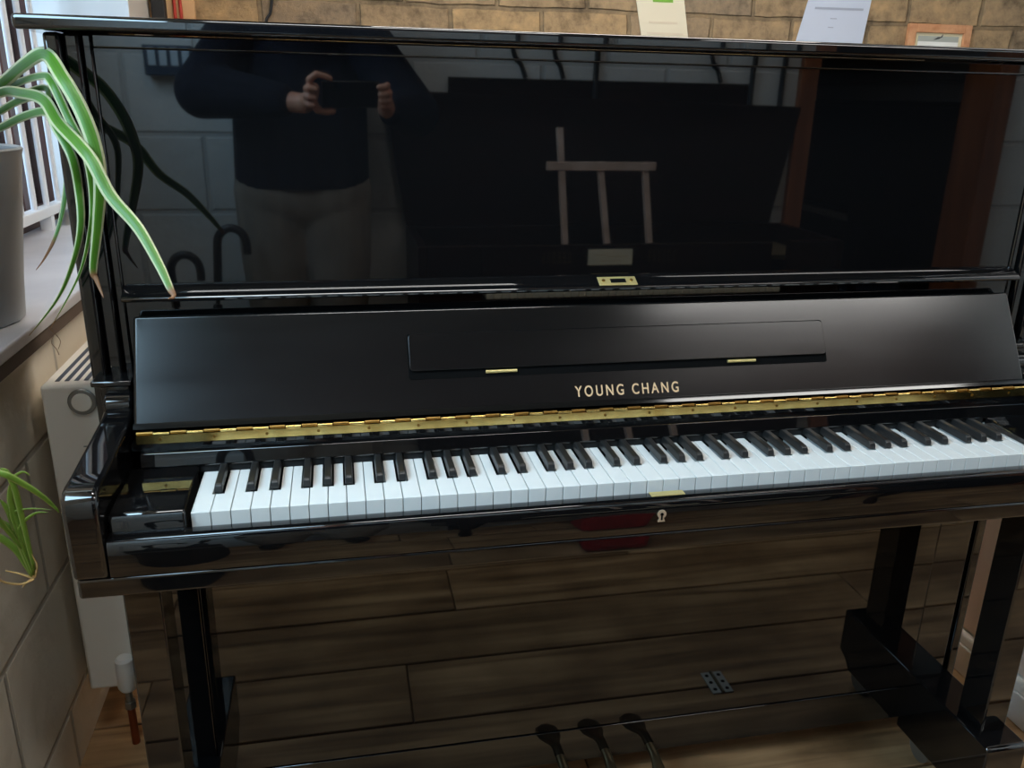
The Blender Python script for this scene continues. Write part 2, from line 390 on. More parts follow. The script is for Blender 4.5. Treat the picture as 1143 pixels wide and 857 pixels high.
# white painted wall end beside the piano
obj('wall_right', bx(1.55, 1.90, .115, .50, .1, ZC), PINK, kind='structure', smooth=False, bevel=.003)
bm = BM(); box(bm, 1.535, 1.93, .10, .53, 0, .07)
prism(bm, [(1.537, .07), (1.541, .09), (1.55, .098), (1.552, .07)], 'y', .102, .526)
box(bm, 1.551, 1.926, .102, .526, .07, .0995)
obj('baseboard_right', bm, WHITEPAINT, kind='structure', smooth=False, bevel=.004)

# window 1: dark frame and panes behind white bars
PANE = bpy.data.materials.new('window_glass'); PANE.use_nodes = True
def _pane():
    N, L = PANE.node_tree.nodes, PANE.node_tree.links; N.remove(N['Principled BSDF'])
    t = N.new('ShaderNodeBsdfTransparent'); g = N.new('ShaderNodeBsdfGlossy'); g.inputs['Roughness'].default_value = 0; f = N.new('ShaderNodeFresnel'); f.inputs[0].default_value = 1.2; m = N.new('ShaderNodeMixShader')
    L.new(f.outputs[0], m.inputs[0]); L.new(t.outputs[0], m.inputs[1]); L.new(g.outputs[0], m.inputs[2]); L.new(m.outputs[0], N['Material Output'].inputs[0])
_pane()
def window(n, x, y0, y1, z0, z1, mull, rail):
    bm = BM()
    for a, b in ((y0, y0 + .05), (y1 - .05, y1)): box(bm, x - .05, x, a, b, z0, z1)
    for a, b in ((z0, z0 + .05), (z1 - .05, z1)): box(bm, x - .05, x, y0, y1, a, b)
    for i in range(1, mull):
        c = y0 + (y1 - y0) * i / mull; box(bm, x - .045, x - .005, c - .028, c + .028, z0, z1)
    for i in range(1, rail):
        c = z0 + (z1 - z0) * i / rail; box(bm, x - .04, x - .01, y0, y1, c - .015, c + .015)
    w = obj('window_%d' % n, bm, DARKWOOD, kind='structure', smooth=False, bevel=.003)
    obj('pane', bx(x - .029, x - .025, y0 + .04, y1 - .04, z0 + .04, z1 - .04), PANE, w, smooth=False)
    return w
window(1, -.645, .30, 1.89, .845, 2.2, 6, 2)
window(2, XL - .05, -1.3, -.05, 1.46, 2.38, 2, 1)  # unseen window, added to bring bluish light onto keys and opposite wall
obj('window_sill', bx(XL - .1, XP + .022, .27, 1.70, .825, .846), SILL, kind='structure', smooth=False, bevel=.004)
obj('trim_2', bx(XP + .0005, XP + .018, .12, 1.70, .80, .824), SILLEDGE, kind='structure', smooth=False, bevel=.003)  # dark brown strip under the front edge of the sill
# security bars standing in the recess
gr = thing('window_bars', (-.605, 1.1, .86), 'row of white upright metal bars across the deep window', 'window bars')
obj('rail', bx(-.622, -.588, .31, 1.885, .885, .912), BARS, gr, bevel=.003, smooth=False)
obj('rail', bx(-.622, -.588, .31, 1.885, 2.12, 2.15), BARS, gr, bevel=.003, smooth=False)
for i in range(2): obj('foot', bx(-.62, -.59, .5 + i * 1.1, .53 + i * 1.1, .846, .886), BARS, gr, smooth=False)
for i in range(15):
    y = .37 + i * .105
    bm = BM(); cyl(bm, (-.605, y, .912), (-.605, y, 2.12), .008, n=12); obj('bar', bm, BARS, gr)
# outside: ground and a dull boundary wall seen at a slant through the bars
obj('ground', bx(-6, -.83, -4, 6, -.3, -.25), mat('outside_paving', rgb(120, 112, 112), .9), kind='structure', smooth=False)
obj('exterior_wall', bx(-4.6, -4.4, -4, 7, -.25, 1.0), add_noise(mat('outside_brick', rgb(96, 76, 84), .9), rgb(104, 84, 92), rgb(80, 62, 70), (3, 3, 3)), kind='structure', smooth=False)

# ================================================================== UPRIGHT PIANO
XC = .602
def mx(x): return 2 * XC - x
P = thing('upright_piano', (XC, .39, 0), 'glossy black upright piano with open lid over white keys', 'piano')
# case sides: bullnosed post, stepped stile
for s in (0, 1):
    f = (lambda x: x) if not s else mx
    def bxx(x0, x1, *r):
        a, b = sorted((f(x0), f(x1))); return bx(a, b, *r)
    obj('side_panel', bxx(-.151, -.131, .218, .57, .06, 1.2885), BLK, P, bevel=.005, seg=3)
    obj('side_panel', bxx(-.1305, -.112, .228, .57, .06, 1.2885), BLK, P, bevel=.004, seg=3)
    obj('stile', bxx(-.1115, -.099, .236, .50, .66, 1.2885), BLK, P, bevel=.003, seg=2)
    obj('side_ledge', bxx(-.147, -.094, .192, .235, .838, .846), BLK, P, bevel=.002)
    obj('side_block', bxx(-.138, -.098, .20, .235, .66, .8375), BLK, P, bevel=.003)
    # arm with rounded nose
    prof = [(.225, .672), (.225, .815), (.20, .814), (.165, .805), (.085, .797), (.012, .790), (-.012, .789), (-.026, .786), (-.034, .779), (-.038, .768), (-.0385, .755), (-.036, .70), (-.034, .672)]
    a, b = sorted((f(-.132), f(-.092)))
    obj('arm', pr(prof, 'x', a, b), BLK, P, bevel=.006, seg=3)
    # scrolled foot of the post, behind the arm
    bm = BM(); a, b = sorted((f(-.131), f(-.094))); cyl(bm, (a, .196, .812), (b, .196, .812), .017, n=28); obj('arm_scroll', bm, BLK, P, bevel=.004)
    # key block beside the keyboard
    a, b = sorted((f(-.0915), f(-.004)))
    obj('key_block', pr([(-.012, .70), (-.012, .739), (-.008, .745), (.10, .747), (.118, .747), (.118, .70)], 'x', a, b), BLK, P, bevel=.003)
    # front leg, its capital and toe block
    a, b = sorted((f(-.099), f(-.052)))
    obj('leg', bx(a, b, .03, .09, .187, .6205), BLK, P, bevel=.0025)
    c1, c2 = sorted((f(-.108), f(-.044)))
    obj('leg_capital', pr([(c1, .645), (c1, .634), (a - .002, .618), (b + .002, .618), (c2, .634), (c2, .645)], 'y', .024, .098), BLK, P, bevel=.002)
    a, b = sorted((f(-.112), f(-.034)))
    tb = obj('toe_block', pr([(-.010, .182), (-.004, .187), (.21, .187), (.21, .055), (.03, .055), (.012, .075), (-.010, .085)], 'x', a, b), BLK, P, bevel=.003)
    for yy in (.035, .17):
        bm = BM(); xx = (a + b) / 2; cyl(bm, (xx - .011, yy, .028), (xx + .011, yy, .028), .0275, n=24); box(bm, xx - .016, xx + .016, yy - .01, yy + .012, .045, .056)
        obj('caster', bm, STEEL, tb)
    # lower stile
    a, b = sorted((f(-.1115), f(-.041)))
    obj('lower_stile', bx(a, b, .207, .24, .08, .645), BLK, P, bevel=.002)
# lid and rail under it
bm = BM(); box(bm, -.174, mx(-.174), .19, .60, 1.289, 1.3065); obj('lid', bm, BLK, P, bevel=.005, seg=4)
obj('lid_rail', bx(-.0985, mx(-.0985), .235, .27, 1.2722, 1.2885), BLK, P, bevel=.002)
obj('back_panel', bx(-.11, mx(-.11), .50, .555, .08, 1.272), DARKWOOD, P, smooth=False)
obj('upper_panel', bx(-.0985, mx(-.0985), .24, .256, .965, 1.2718), BLK, P, smooth=False)
# bar below the upper panel: bevelled front that catches the ceiling
bar = obj('panel_rail', pr([(.241, .969), (.228, .968), (.2085, .9585), (.2065, .956), (.208, .952), (.222, .948), (.241, .946)], 'x', -.098, mx(-.098)), BLK, P, bevel=.0012)
# brass lock plate lying on the bevel of that bar
def on_bar(t, lift):   # t 0..1 down the bevel
    n = Vector((0, -.437, .899)); p = Vector((0, .228 + (.2085 - .228) * t, .968 + (.9585 - .968) * t)); return p + n * lift
def bar_plate(x0, x1, t0, t1, l0, l1):
    bm = BM(); A = on_bar(t0, l0), on_bar(t1, l0), on_bar(t1, l1), on_bar(t0, l1)
    prism(bm, [(p.y, p.z) for p in A], 'x', x0, x1); return bm
lp = lab(obj('lock_plate', bar_plate(.573, .633, .06, .97, .0002, .0016), BRASSPALE, P, bevel=.0004), 'small brass lock plate with a dark slot')
obj('slot', bar_plate(.592, .616, .32, .74, .0014, .0022), DARK, lp)
for xx in (.581, .625):
    c = on_bar(.5, .0018); bm = BM(); cyl(bm, (xx, c.y, c.z), (xx, c.y - .0006, c.z + .0011), .0026, n=12); obj('screw', bm, BRASSDARK, lp)
# shadowed recess behind the fallboard, and name rail
obj('inner_rail', bx(-.098, mx(-.098), .236, .262, .70, .9465), BLK, P, smooth=False)
obj('name_rail', pr([(.118, .7455), (.117, .7475), (.121, .7655), (.136, .7655), (.15, .7455)], 'x', -.078, mx(-.078)), BLK, P, bevel=.0008)
obj('name_felt', bx(-.004, mx(-.004), .121, .15, .7345, .7455), FELT, P, smooth=False)
obj('hinge_rail', pr([(.131, .7657), (.1305, .775), (.17, .775), (.17, .7657)], 'x', -.09, mx(-.09)), BLK, P, smooth=False)

# fallboard: slanting board
FB0, FB1 = Vector((0, .139, .793)), Vector((0, .216, .931))
U = (FB1 - FB0).normalized(); NN = Vector((0, -U.z, U.y)); FL = (FB1 - FB0).length
def fbp(s, d): return FB0 + U * s + NN * d       # s metres up the board, d metres out of it
def fplate(x0, x1, s0, s1, d0, d1, r=0.0, n=5):
    """plate lying on the fallboard, optional rounded corners"""
    bm = BM(); pts = []
    if r:
        for (cxx, css, a0) in ((x1 - r, s1 - r, 0), (x0 + r, s1 - r, 90), (x0 + r, s0 + r, 180), (x1 - r, s0 + r, 270)):
            for i in range(n + 1):
                a = math.radians(a0 + 90 * i / n); pts.append((cxx + r * math.cos(a), css + r * math.sin(a)))
    else: pts = [(x1, s1), (x0, s1), (x0, s0), (x1, s0)]
    A = [bm.verts.new(Vector((x, 0, 0)) + fbp(s, d0)) for x, s in pts]; B = [bm.verts.new(Vector((x, 0, 0)) + fbp(s, d1)) for x, s in pts]
    k = len(pts); bm.faces.new(A); bm.faces.new(B[::-1])
    for i in range(k): bm.faces.new((A[i], B[i], B[(i + 1) % k], A[(i + 1) % k]))
    return bm
fb = obj('fallboard', fplate(-.087, mx(-.087), 0, FL, -.018, 0), FALL, P, bevel=.0045, seg=4)
A = [fbp(.0005, -.002), fbp(.0005, .0030), fbp(.0035, .0026), fbp(.0065, .0023), fbp(.0085, .0019), fbp(.0092, .0), fbp(.0092, -.002)]
obj('edge_moulding', pr([(p.y, p.z) for p in A], 'x', -.0865, mx(-.0865)), mat('edge_polyester', (.004, .004, .004, 1), .085), fb)
# folded music desk let into the board
desk = obj('music_desk', fplate(.284, .938, .064, .1185, .0, .0044, r=.006), FALL, fb, bevel=.0008)
obj('desk_gap_shade', fplate(.2825, .9395, .052, .1198, -.001, .0004, r=.004), DARK, fb, smooth=False)  # black plate painting the gap line and the shadow band below the desk
for x0 in (.394, .771):
    bm = BM(); a = fbp(.0590, .0026); cyl(bm, (x0, a.y, a.z), (x0 + .046, a.y, a.z), .0024, n=12)
    lab(obj('desk_hinge', bm, BRASSPALE, fb), 'small brass hinge')
# lettering
def lettering(body, x0, x1, s0, h, parent):
    cu = bpy.data.curves.new('lettering', 'FONT'); cu.body = body; cu.size = 1; cu.space_character = 1.42; cu.space_word = .95; cu.offset = .012; cu.extrude = .0
    t = bpy.data.objects.new('tmp', cu); C.objects.link(t)
    dg = bpy.context.evaluated_depsgraph_get(); me = t.evaluated_get(dg).to_mesh()
    bm = BM(); bm.from_mesh(me); t.evaluated_get(dg).to_mesh_clear(); bpy.data.objects.remove(t)
    bmesh.ops.remove_doubles(bm, verts=bm.verts, dist=1e-5)
    r = bmesh.ops.extrude_face_region(bm, geom=bm.faces[:])
    bmesh.ops.translate(bm, verts=[g for g in r['geom'] if isinstance(g, bmesh.types.BMVert)], vec=(0, 0, 1))
    xs = [v.co.x for v in bm.verts]; ys = [v.co.y for v in bm.verts]; a, b, c, d = min(xs), max(xs), min(ys), max(ys)
    for v in bm.verts:
        X = x0 + (v.co.x - a) / (b - a) * (x1 - x0); S = s0 + (v.co.y - c) / (d - c) * h
        v.co = Vector((X, 0, 0)) + fbp(S, .0002 + .0005 * v.co.z)
    return obj('lettering', bm, GOLD, parent, smooth=False)
lab(lettering('YOUNG CHANG', .525, .687, .0155, .0165, fb), 'gold maker\'s name in spaced capitals')

# long brass hinge under the fallboard
bm = BM(); x0, x1 = -.083, mx(-.083)
A = [(.1318, .7755), (.1320, .7872), (.1332, .7872), (.1330, .7755)]
prism(bm, A, 'x', x0, x1)
hg = lab(obj('piano_hinge', bm, BRASS, P, smooth=False), 'long brass piano hinge')
bm = BM(); n = 64; st = (x1 - x0) / n
for i in range(n):
    a, b = x0 + st * i + .0006, x0 + st * (i + 1) - .0006
    dy = .0 if i % 2 else .0016
    cyl(bm, (a, .1340 + dy, .7886 + dy * .5), (b, .1340 + dy, .7886 + dy * .5), .0029 if i % 2 else .0024, n=10, mi=i % 2)
lab(obj('hinge_knuckle_row', bm, [BRASSDARK, BRASS], hg), 'row of interlocking brass knuckles')
for i in range(20):
    bm = BM(); xx = x0 + .03 + i * (x1 - x0 - .06) / 19; cyl(bm, (xx, .1328, .7815), (xx, .1313, .7815), .0021, n=10)
    obj('hinge_screw', bm, BRASSDARK, hg)

# keybed, key slip, keyhole, strike plate
obj('keybed', bx(-.130, mx(-.130), -.030, .40, .645, .6715), BLK, P, bevel=.004, seg=3)
obj('key_frame', bx(-.09, mx(-.09), .004, .24, .672, .708), FELT, P, smooth=False)
slip = obj('key_slip', pr([(-.032, .6725), (-.033, .700), (-.0325, .7155), (-.029, .7205), (-.024, .7212), (-.012, .7212), (-.0045, .7185), (-.0045, .6725)], 'x', -.0915, mx(-.0915)), BLK, P, bevel=.0012)
lab(obj('strike_plate', bx(.588, .636, -.0215, -.0095, .7208, .7222), BRASSPALE, P, bevel=.0004), 'thin brass strike plate')
bm = BM()
pts = []
for i in range(24):
    a = math.radians(-60 + 300 * i / 23); pts.append((.5995 + .0062 * math.cos(a), .7005 + .0062 * math.sin(a)))
pts += [(.5945, .6895), (.6045, .6895)]
prism(bm, pts, 'y', -.0342, -.0325)
kh = lab(obj('keyhole_plate', bm, mat('nickel_silver', rgb(214, 196, 168), .35, .6), P), 'small pale metal keyhole plate')
bm = BM(); cyl(bm, (.5995, -.0341, .7005), (.5995, -.0346, .7005), .0024, n=16); box(bm, .5983, .6007, -.0346, -.0341, .692, .7005)
obj('keyhole', bm, DARK, kh)

# lower panel, plinth
obj('lower_panel', bx(-.0395, mx(-.0395), .205, .225, .1515, .6445), BLK, P, bevel=.0012)
obj('plinth', bx(-.112, mx(-.112), .205, .23, .078, .1485), BLK, P, bevel=.0012)
obj('bottom_board', bx(-.112, mx(-.112), .231, .55, .06, .078), DARKWOOD, P, smooth=False)
for xx in (.545, .63, .716):
    bm = BM()
    sec = []
    for (y, w, z, h) in ((.205, .009, .092, .006), (.18, .009, .091, .006), (.165, .010, .086, .006), (.15, .014, .078, .006), (.13, .021, .07, .006), (.108, .024, .064, .006), (.092, .020, .061, .005), (.085, .010, .060, .004)):
        ring = [bm.verts.new((xx + w * math.cos(t), y, z + h * math.sin(t))) for t in [2 * math.pi * i / 16 for i in range(16)]]; sec.append(ring)
    for a, b in zip(sec, sec[1:]):
        for j in range(16): bm.faces.new((a[j], a[(j + 1) % 16], b[(j + 1) % 16], b[j]))
    bm.faces.new(sec[0]); bm.faces.new(sec[-1][::-1])
    lab(obj('pedal', bm, mat('dull_brass_pedal', rgb(92, 80, 60), .35, .9), P), 'worn metal foot pedal')

# keys
K = .02355
isb = []   # centres of black keys: white-boundary index -> shift
for i in range(1, 52):
    ph = (i - 2) % 7          # boundary i lies left of white key i; white 2 is a C
    # boundary between C/D = 1, D/E = 2, E/F = 3, F/G = 4, G/A = 5, A/B = 6, B/C = 0
    sh = {1: -.0030, 2: .0030, 4: -.0036, 5: 0, 6: .0036}.get(ph)
    if sh is not None: isb.append((i, i * K + sh))
bd = dict(isb)
YK = .127
for i in range(52):
    a, b = i * K + .0005, (i + 1) * K - .0005
    la = bd[i] + .0074 if i in bd and i > 0 else a
    rb = bd[i + 1] - .0074 if (i + 1) in bd and i < 51 else b
    poly = [(a, 0), (b, 0), (b, .0495)]
    if rb != b: poly += [(rb, .0495)]
    poly += [(rb, YK), (la, YK)]
    if la != a: poly += [(la, .0495)]
    poly += [(a, .0495)]
    q = []
    for p in poly:
        if not q or (Vector(p) - Vector(q[-1])).length > 1e-6: q.append(p)
    bm = BM(); prism(bm, q, 'z', .7085, .735 + random.uniform(-.0002, .0002))
    obj('white_key', bm, WHITEKEY, P, smooth=False, bevel=.0007, seg=2)
for i, c in isb:
    bm = BM()
    w0, w1 = .0052, .0043
    sec = [(.0505, .7352, .7352), (.0505, .7352, .7385), (.0525, .7352, .7445), (.056, .7352, .7466), (YK, .7352, .7475)]
    # side outline as cross sections along y: (y, z bottom, z top)
    rings = []
    for (y, zb, zt) in sec[1:]:
        t = (zt - .7352) / .0123; wt = w0 + (w1 - w0) * t
        rings.append([bm.verts.new(p) for p in ((c - w0, y, zb), (c + w0, y, zb), (c + wt, y, zt), (c - wt, y, zt))])
    for r, s in zip(rings, rings[1:]):
        for j in range(4): bm.faces.new((r[j], r[(j + 1) % 4], s[(j + 1) % 4], s[j]))
    bm.faces.new(rings[0]); bm.faces.new(rings[-1][::-1])
    obj('black_key', bm, BLACKKEY, P, smooth=False, bevel=.0013, seg=3)

# ================================================================== LEFT SIDE: radiator, pot plant
R = thing('radiator', (-.262, 1.0, .10), 'cream panel radiator on the block wall behind the piano', 'radiator')
obj('casing', bx(-.318, -.205, .505, 1.55, .12, .742), RADPAINT, R, bevel=.006, seg=3)
bm = BM()
for i in range(6): box(bm, -.300 + i * .0155, -.2925 + i * .0155, .53, 1.53, .741, .7428)
obj('grille_slot', bm, GRILLEDARK, R, smooth=False)
bm = BM(); cyl(bm, (-.253, .506, .712), (-.253, .500, .712), .0235, n=32); pl = lab(obj('bleed_plug', bm, STEEL, R, bevel=.002), 'round metal plug')
bm = BM(); cyl(bm, (-.253, .5005, .712), (-.253, .4975, .712), .0165, n=32); obj('plug_cap', bm, RADPAINT, pl, bevel=.001)
obj('seam', bx(-.262, -.206, .5035, .5055, .628, .6292), GRILLEDARK, R, smooth=False)
bm = BM(); lathe(bm, [(.0, .2), (.012, .2), (.0165, .195), (.0175, .17), (.0175, .135), (.014, .128), (0, .128)], -.2445, .488, n=24)
vv = obj('valve_head', bm, WHITEPAINT, R)
bm = BM(); cyl(bm, (-.2445, .488, .128), (-.2445, .488, .085), .007, n=16); cyl(bm, (-.2445, .488, .10), (-.2445, .488, .085), .011, n=6); cyl(bm, (-.2445, .488, .16), (-.2445, .51, .16), .009, n=14)
obj('valve_body', bm, STEEL, vv)
bm = BM(); cyl(bm, (-.2445, .488, .085), (-.2445, .488, 0.0), .0075, n=16); obj('pipe', bm, COPPER, R)
for yy in (.75, 1.35): obj('bracket', bx(-.334, -.318, yy, yy + .03, .2, .7), RADPAINT, R, smooth=False)

PX, PY = -.455, .555
PL = thing('potted_spider_plant', (PX, PY, .846), 'spider plant in a grey pot on the window sill, leaves hanging over', 'plant')
bm = BM()
lathe(bm, [(0, .846), (.108, .846), (.113, .85), (.120, .92), (.146, 1.118), (.149, 1.128), (.146, 1.131), (.141, 1.128), (.136, 1.09), (.0, 1.085)], PX, PY, n=48)
lab(obj('pot', bm, POT, PL), 'tapered grey pot')
bm = BM(); lathe(bm, [(.137, 1.092), (.09, 1.104), (0, 1.108)], PX, PY, n=32); obj('soil', bm, SOIL, PL)
def ribbon(pts, w, twist=0.0, fold=.25, k=7, wprof=None):
    P_ = spline(pts, k); n = len(P_); bm = BM(); uv = bm.loops.layers.uv.new('UVMap'); rows = []
    side = None
    for i, p in enumerate(P_):
        t = i / (n - 1); d = (P_[min(i + 1, n - 1)] - P_[max(i - 1, 0)]).normalized()
        ref = Vector((.25, -.96, .12)).normalized()
        s = d.cross(ref)
        if s.length < .15 and side: s = side
        s = s.normalized()
        if side and s.dot(side) < 0: s = -s
        if side: s = (side * .5 + s * .5); s = (s - d * s.dot(d)).normalized()
        side = s
        ang = twist * t; nn = d.cross(s); s2 = s * math.cos(ang) + nn * math.sin(ang); nn = d.cross(s2)
        ww = w * (wprof(t) if wprof else min(1, .55 + t * 2.2) * (1 - max(0, (t - .55) / .45) ** 1.5 * .94))
        row = []
        for j, u in enumerate((-1, -.5, 0, .5, 1)):
            row.append(bm.verts.new(p + s2 * (u * ww) + nn * (abs(u) * ww * fold)))
        rows.append((row, t))
    for (a, ta), (b, tb) in zip(rows, rows[1:]):
        for j in range(4):
            f = bm.faces.new((a[j], a[j + 1], b[j + 1], b[j]))
            for l, q in zip(f.loops, ((j / 4, ta), ((j + 1) / 4, ta), ((j + 1) / 4, tb), (j / 4, tb))): l[uv].uv = q
    return bm
def leaf(name, pts, w, m, parent, **kw):
    bm = ribbon(pts, w, **kw); base = off_of(parent)
    me = bpy.data.meshes.new(name); bmesh.ops.translate(bm, verts=bm.verts, vec=-base)
    for f in bm.faces: f.smooth = True
    bm.to_mesh(me); bm.free(); me.materials.append(m)
    o = bpy.data.objects.new(name, me); C.objects.link(o); o.parent = parent; OFF[o.name] = base
    s = o.modifiers.new('t', 'SOLIDIFY'); s.thickness = .0008
    return o
crown = (PX + .02, PY - .02, 1.10)
LV = [
 ([(-.42, .52, 1.11), (-.34, .46, 1.19), (-.273, .42, 1.227), (-.202, .30, 1.252), (-.150, .215, 1.263), (-.120, .165, 1.237), (-.099, .145, 1.201), (-.087, .135, 1.162), (-.084, .13, 1.121), (-.096, .14, 1.066), (-.111, .15, 1.009), (-.109, .15, .995), (-.101, .14, .974)], .0088, 0.0),
 ([(-.42, .53, 1.11), (-.35, .49, 1.18), (-.281, .44, 1.216), (-.236, .38, 1.23), (-.168, .25, 1.238), (-.140, .19, 1.231), (-.120, .17, 1.188), (-.108, .16, 1.163), (-.103, .16, 1.139), (-.106, .17, 1.098), (-.114, .17, 1.054), (-.138, .18, .994), (-.184, .19, .924)], .0052, .2),
 ([(-.41, .51, 1.11), (-.33, .45, 1.19), (-.268, .4, 1.216), (-.21, .3, 1.217), (-.161, .22, 1.21), (-.133, .17, 1.185), (-.103, .13, 1.162), (-.085, .11, 1.143), (-.065, .09, 1.106), (-.033, .06, 1.073), (-.009, .03, 1.036), (.004, .01, 1.012), (.008, .005, 1.004), (.003, .0, 1.002)], .0078, .0),
 ([(-.41, .51, 1.11), (-.33, .44, 1.15), (-.269, .38, 1.169), (-.211, .3, 1.187), (-.159, .22, 1.195), (-.139, .185, 1.176), (-.121, .165, 1.144), (-.12, .17, 1.105), (-.121, .16, 1.061), (-.136, .16, 1.016), (-.164, .17, .967), (-.208, .18, .917)], .0058, -.3),
 ([(-.42, .53, 1.11), (-.35, .5, 1.16), (-.292, .46, 1.189), (-.249, .42, 1.208), (-.229, .4, 1.218), (-.196, .36, 1.223), (-.186, .34, 1.204), (-.169, .31, 1.168), (-.163, .29, 1.13), (-.165, .28, 1.1), (-.173, .27, 1.062), (-.184, .26, 1.03), (-.2, .26, 1.004), (-.213, .26, .988)], .0046, .3),
 ([(-.42, .52, 1.11), (-.34, .46, 1.165), (-.272, .4, 1.191), (-.224, .33, 1.206), (-.175, .25, 1.212), (-.143, .19, 1.195), (-.123, .165, 1.171)], .0052, .0),
]
for i, (pts, w, tw) in enumerate(LV): lab(leaf('leaf', pts, w, LEAF if i in (0, 2, 4) else LEAFG, PL, twist=tw), 'long striped leaf with pale edges, arching over')
rr = random.Random(3)
for i in range(12):      # the rest of the clump, up over the pot
    a = rr.uniform(math.radians(60), math.radians(300)); q = rr.uniform(.10, .17); h = rr.uniform(.12, .26)
    c, s = math.cos(a), math.sin(a)
    px_, py_ = PX + .02 * c, PY + .02 * s
    lim = lambda x, y: (max(x, -.585), max(y, .34))
    p1 = (px_, py_, 1.10); p2 = (*lim(px_ + q * .35 * c, py_ + q * .35 * s), 1.10 + h); p3 = (*lim(px_ + q * .8 * c, py_ + q * .8 * s), 1.10 + h * 1.05); p4 = (*lim(px_ + q * 1.2 * c, py_ + q * 1.2 * s), 1.12 + h * .6)
    leaf('leaf', [p1, p2, p3, p4], .008, LEAF, PL, twist=rr.uniform(-.5, .5))
# plantlet hanging on its runner in front of the block wall
bm = BM(); tube(bm, [(-.42, .46, 1.11), (-.37, .33, 1.13), (-.33, .22, 1.05), (-.318, .15, .85), (-.312, .14, .68), (-.30, .16, .585), (-.28, .185, .55), (-.263, .2, .5475)], .0016, n=8)
run = lab(obj('plantlet', bm, ROOTM, PL), 'small plantlet hanging on a thin runner')
BL = [
 ([(-.263, .198, .556), (-.266, .19, .607), (-.269, .179, .662), (-.277, .174, .690)], .006),
 ([(-.262, .196, .556), (-.268, .186, .623), (-.282, .184, .645), (-.302, .18, .668)], .0062),
 ([(-.258, .194, .565), (-.255, .174, .684), (-.255, .17, .706), (-.258, .165, .733), (-.266, .164, .740)], .0042),
 ([(-.261, .196, .556), (-.268, .18, .654), (-.26, .172, .699), (-.254, .167, .721), (-.239, .165, .732), (-.231, .166, .725)], .0026),
 ([(-.266, .19, .60), (-.285, .150, .70), (-.275, .122, .755), (-.246, .116, .752), (-.231, .122, .738), (-.211, .134, .71), (-.199, .145, .684), (-.197, .148, .675)], .0046),
 ([(-.26, .197, .556), (-.266, .186, .623), (-.258, .182, .646), (-.237, .178, .663), (-.22, .178, .663)], .0026),
 ([(-.265, .190, .61), (-.272, .179, .662), (-.262, .178, .668), (-.241, .177, .671), (-.215, .177, .667)], .0016),
 ([(-.262, .198, .553), (-.263, .184, .638), (-.264, .174, .685), (-.259, .168, .714)], .0052),
 ([(-.263, .198, .553), (-.274, .19, .60), (-.296, .185, .63), (-.315, .18, .64)], .0055),
]
for pts, w in BL: leaf('leaf', pts, w, BABYLEAF, run, fold=.4)
bm = BM()
for pts in ([(-.263, .2, .549), (-.274, .202, .542), (-.281, .203, .534)], [(-.263, .2, .549), (-.281, .198, .560), (-.297, .198, .566)], [(-.262, .2, .551), (-.259, .199, .556), (-.254, .196, .573), (-.257, .19, .596)], [(-.263, .2, .550), (-.262, .198, .562), (-.262, .198, .568)]):
    tube(bm, pts, .0020, n=7, r_end=.0008)
obj('root', bm, ROOTM, run)
bm = BM(); tube(bm, [(-.186, .19, .926), (-.184, .2, .914), (-.189, .2, .902), (-.184, .2, .892), (-.182, .2, .884)], .0006, n=5); tube(bm, [(-.186, .19, .924), (-.178, .2, .905), (-.182, .2, .892)], .0005, n=5)
obj('dry_tip', bm, mat('withered_brown', rgb(120, 96, 74), .9), PL)

# ================================================================== STONE WALL: papers, picture, cables
def wall_sheet(name, TL, TR, BLc, BRc, m, label, marks):
    y = YB - .004
    bm = BM()
    f = [bm.verts.new((p[0], y, p[1])) for p in (BLc, BRc, TR, TL)]; b = [bm.verts.new((p[0], YB - .0015, p[1])) for p in (BLc, BRc, TR, TL)]
    bm.faces.new(f); bm.faces.new(b[::-1])
    for i in range(4): bm.faces.new((f[i], b[i], b[(i + 1) % 4], f[(i + 1) % 4]))
    o = tag(obj(name, bm, m, smooth=False), label, 'paper')
    def at(u, v):
        t = Vector(TL).lerp(Vector(TR), u); q = Vector(BLc).lerp(Vector(BRc), u); return t.lerp(q, v)
    for nm, u0, u1, v0, v1, mm in marks:
        bm = BM(); c = [at(u0, v1), at(u1, v1), at(u1, v0), at(u0, v0)]
        f = [bm.verts.new((p[0], y - .0012, p[1])) for p in c]; b = [bm.verts.new((p[0], y + .0002, p[1])) for p in c]
        bm.faces.new(f); bm.faces.new(b[::-1])
        for i in range(4): bm.faces.new((f[i], b[i], b[(i + 1) % 4], f[(i + 1) % 4]))
        me = obj(nm, bm, mm, o, smooth=False)
    return o
wall_sheet('notice_sign', (1.186, 1.63), (1.359, 1.633), (1.243, 1.385), (1.411, 1.383), PAPER_CREAM, 'cream notice sheet with a green block, on the stone wall',
           [('green_block', .34, .76, .20, .38, INK_GREEN)] + [('text_line', .2, .8, .62, .645, INK_BROWN), ('text_line', .12, .9, .76, .785, INK_BROWN)])
wall_sheet('paper_sign', (1.858, 1.67), (2.088, 1.675), (1.796, 1.385), (2.061, 1.383), PAPER_WHITE, 'bluish white sheet pinned at a slant on the stone wall',
           [('text_line', .14, .9, .44, .465, INK_GREY), ('text_line', .42, .52, .56, .57, INK_GREY), ('text_line', .42, .5, .66, .67, INK_GREY)])
pf = thing('picture_frame', (2.364, YB - .012, 1.30), 'small framed print in pale wood, on the stone wall', 'picture')
fx0, fx1, fz0, fz1 = 2.236, 2.492, 1.31, 1.505; y1 = YB - .022
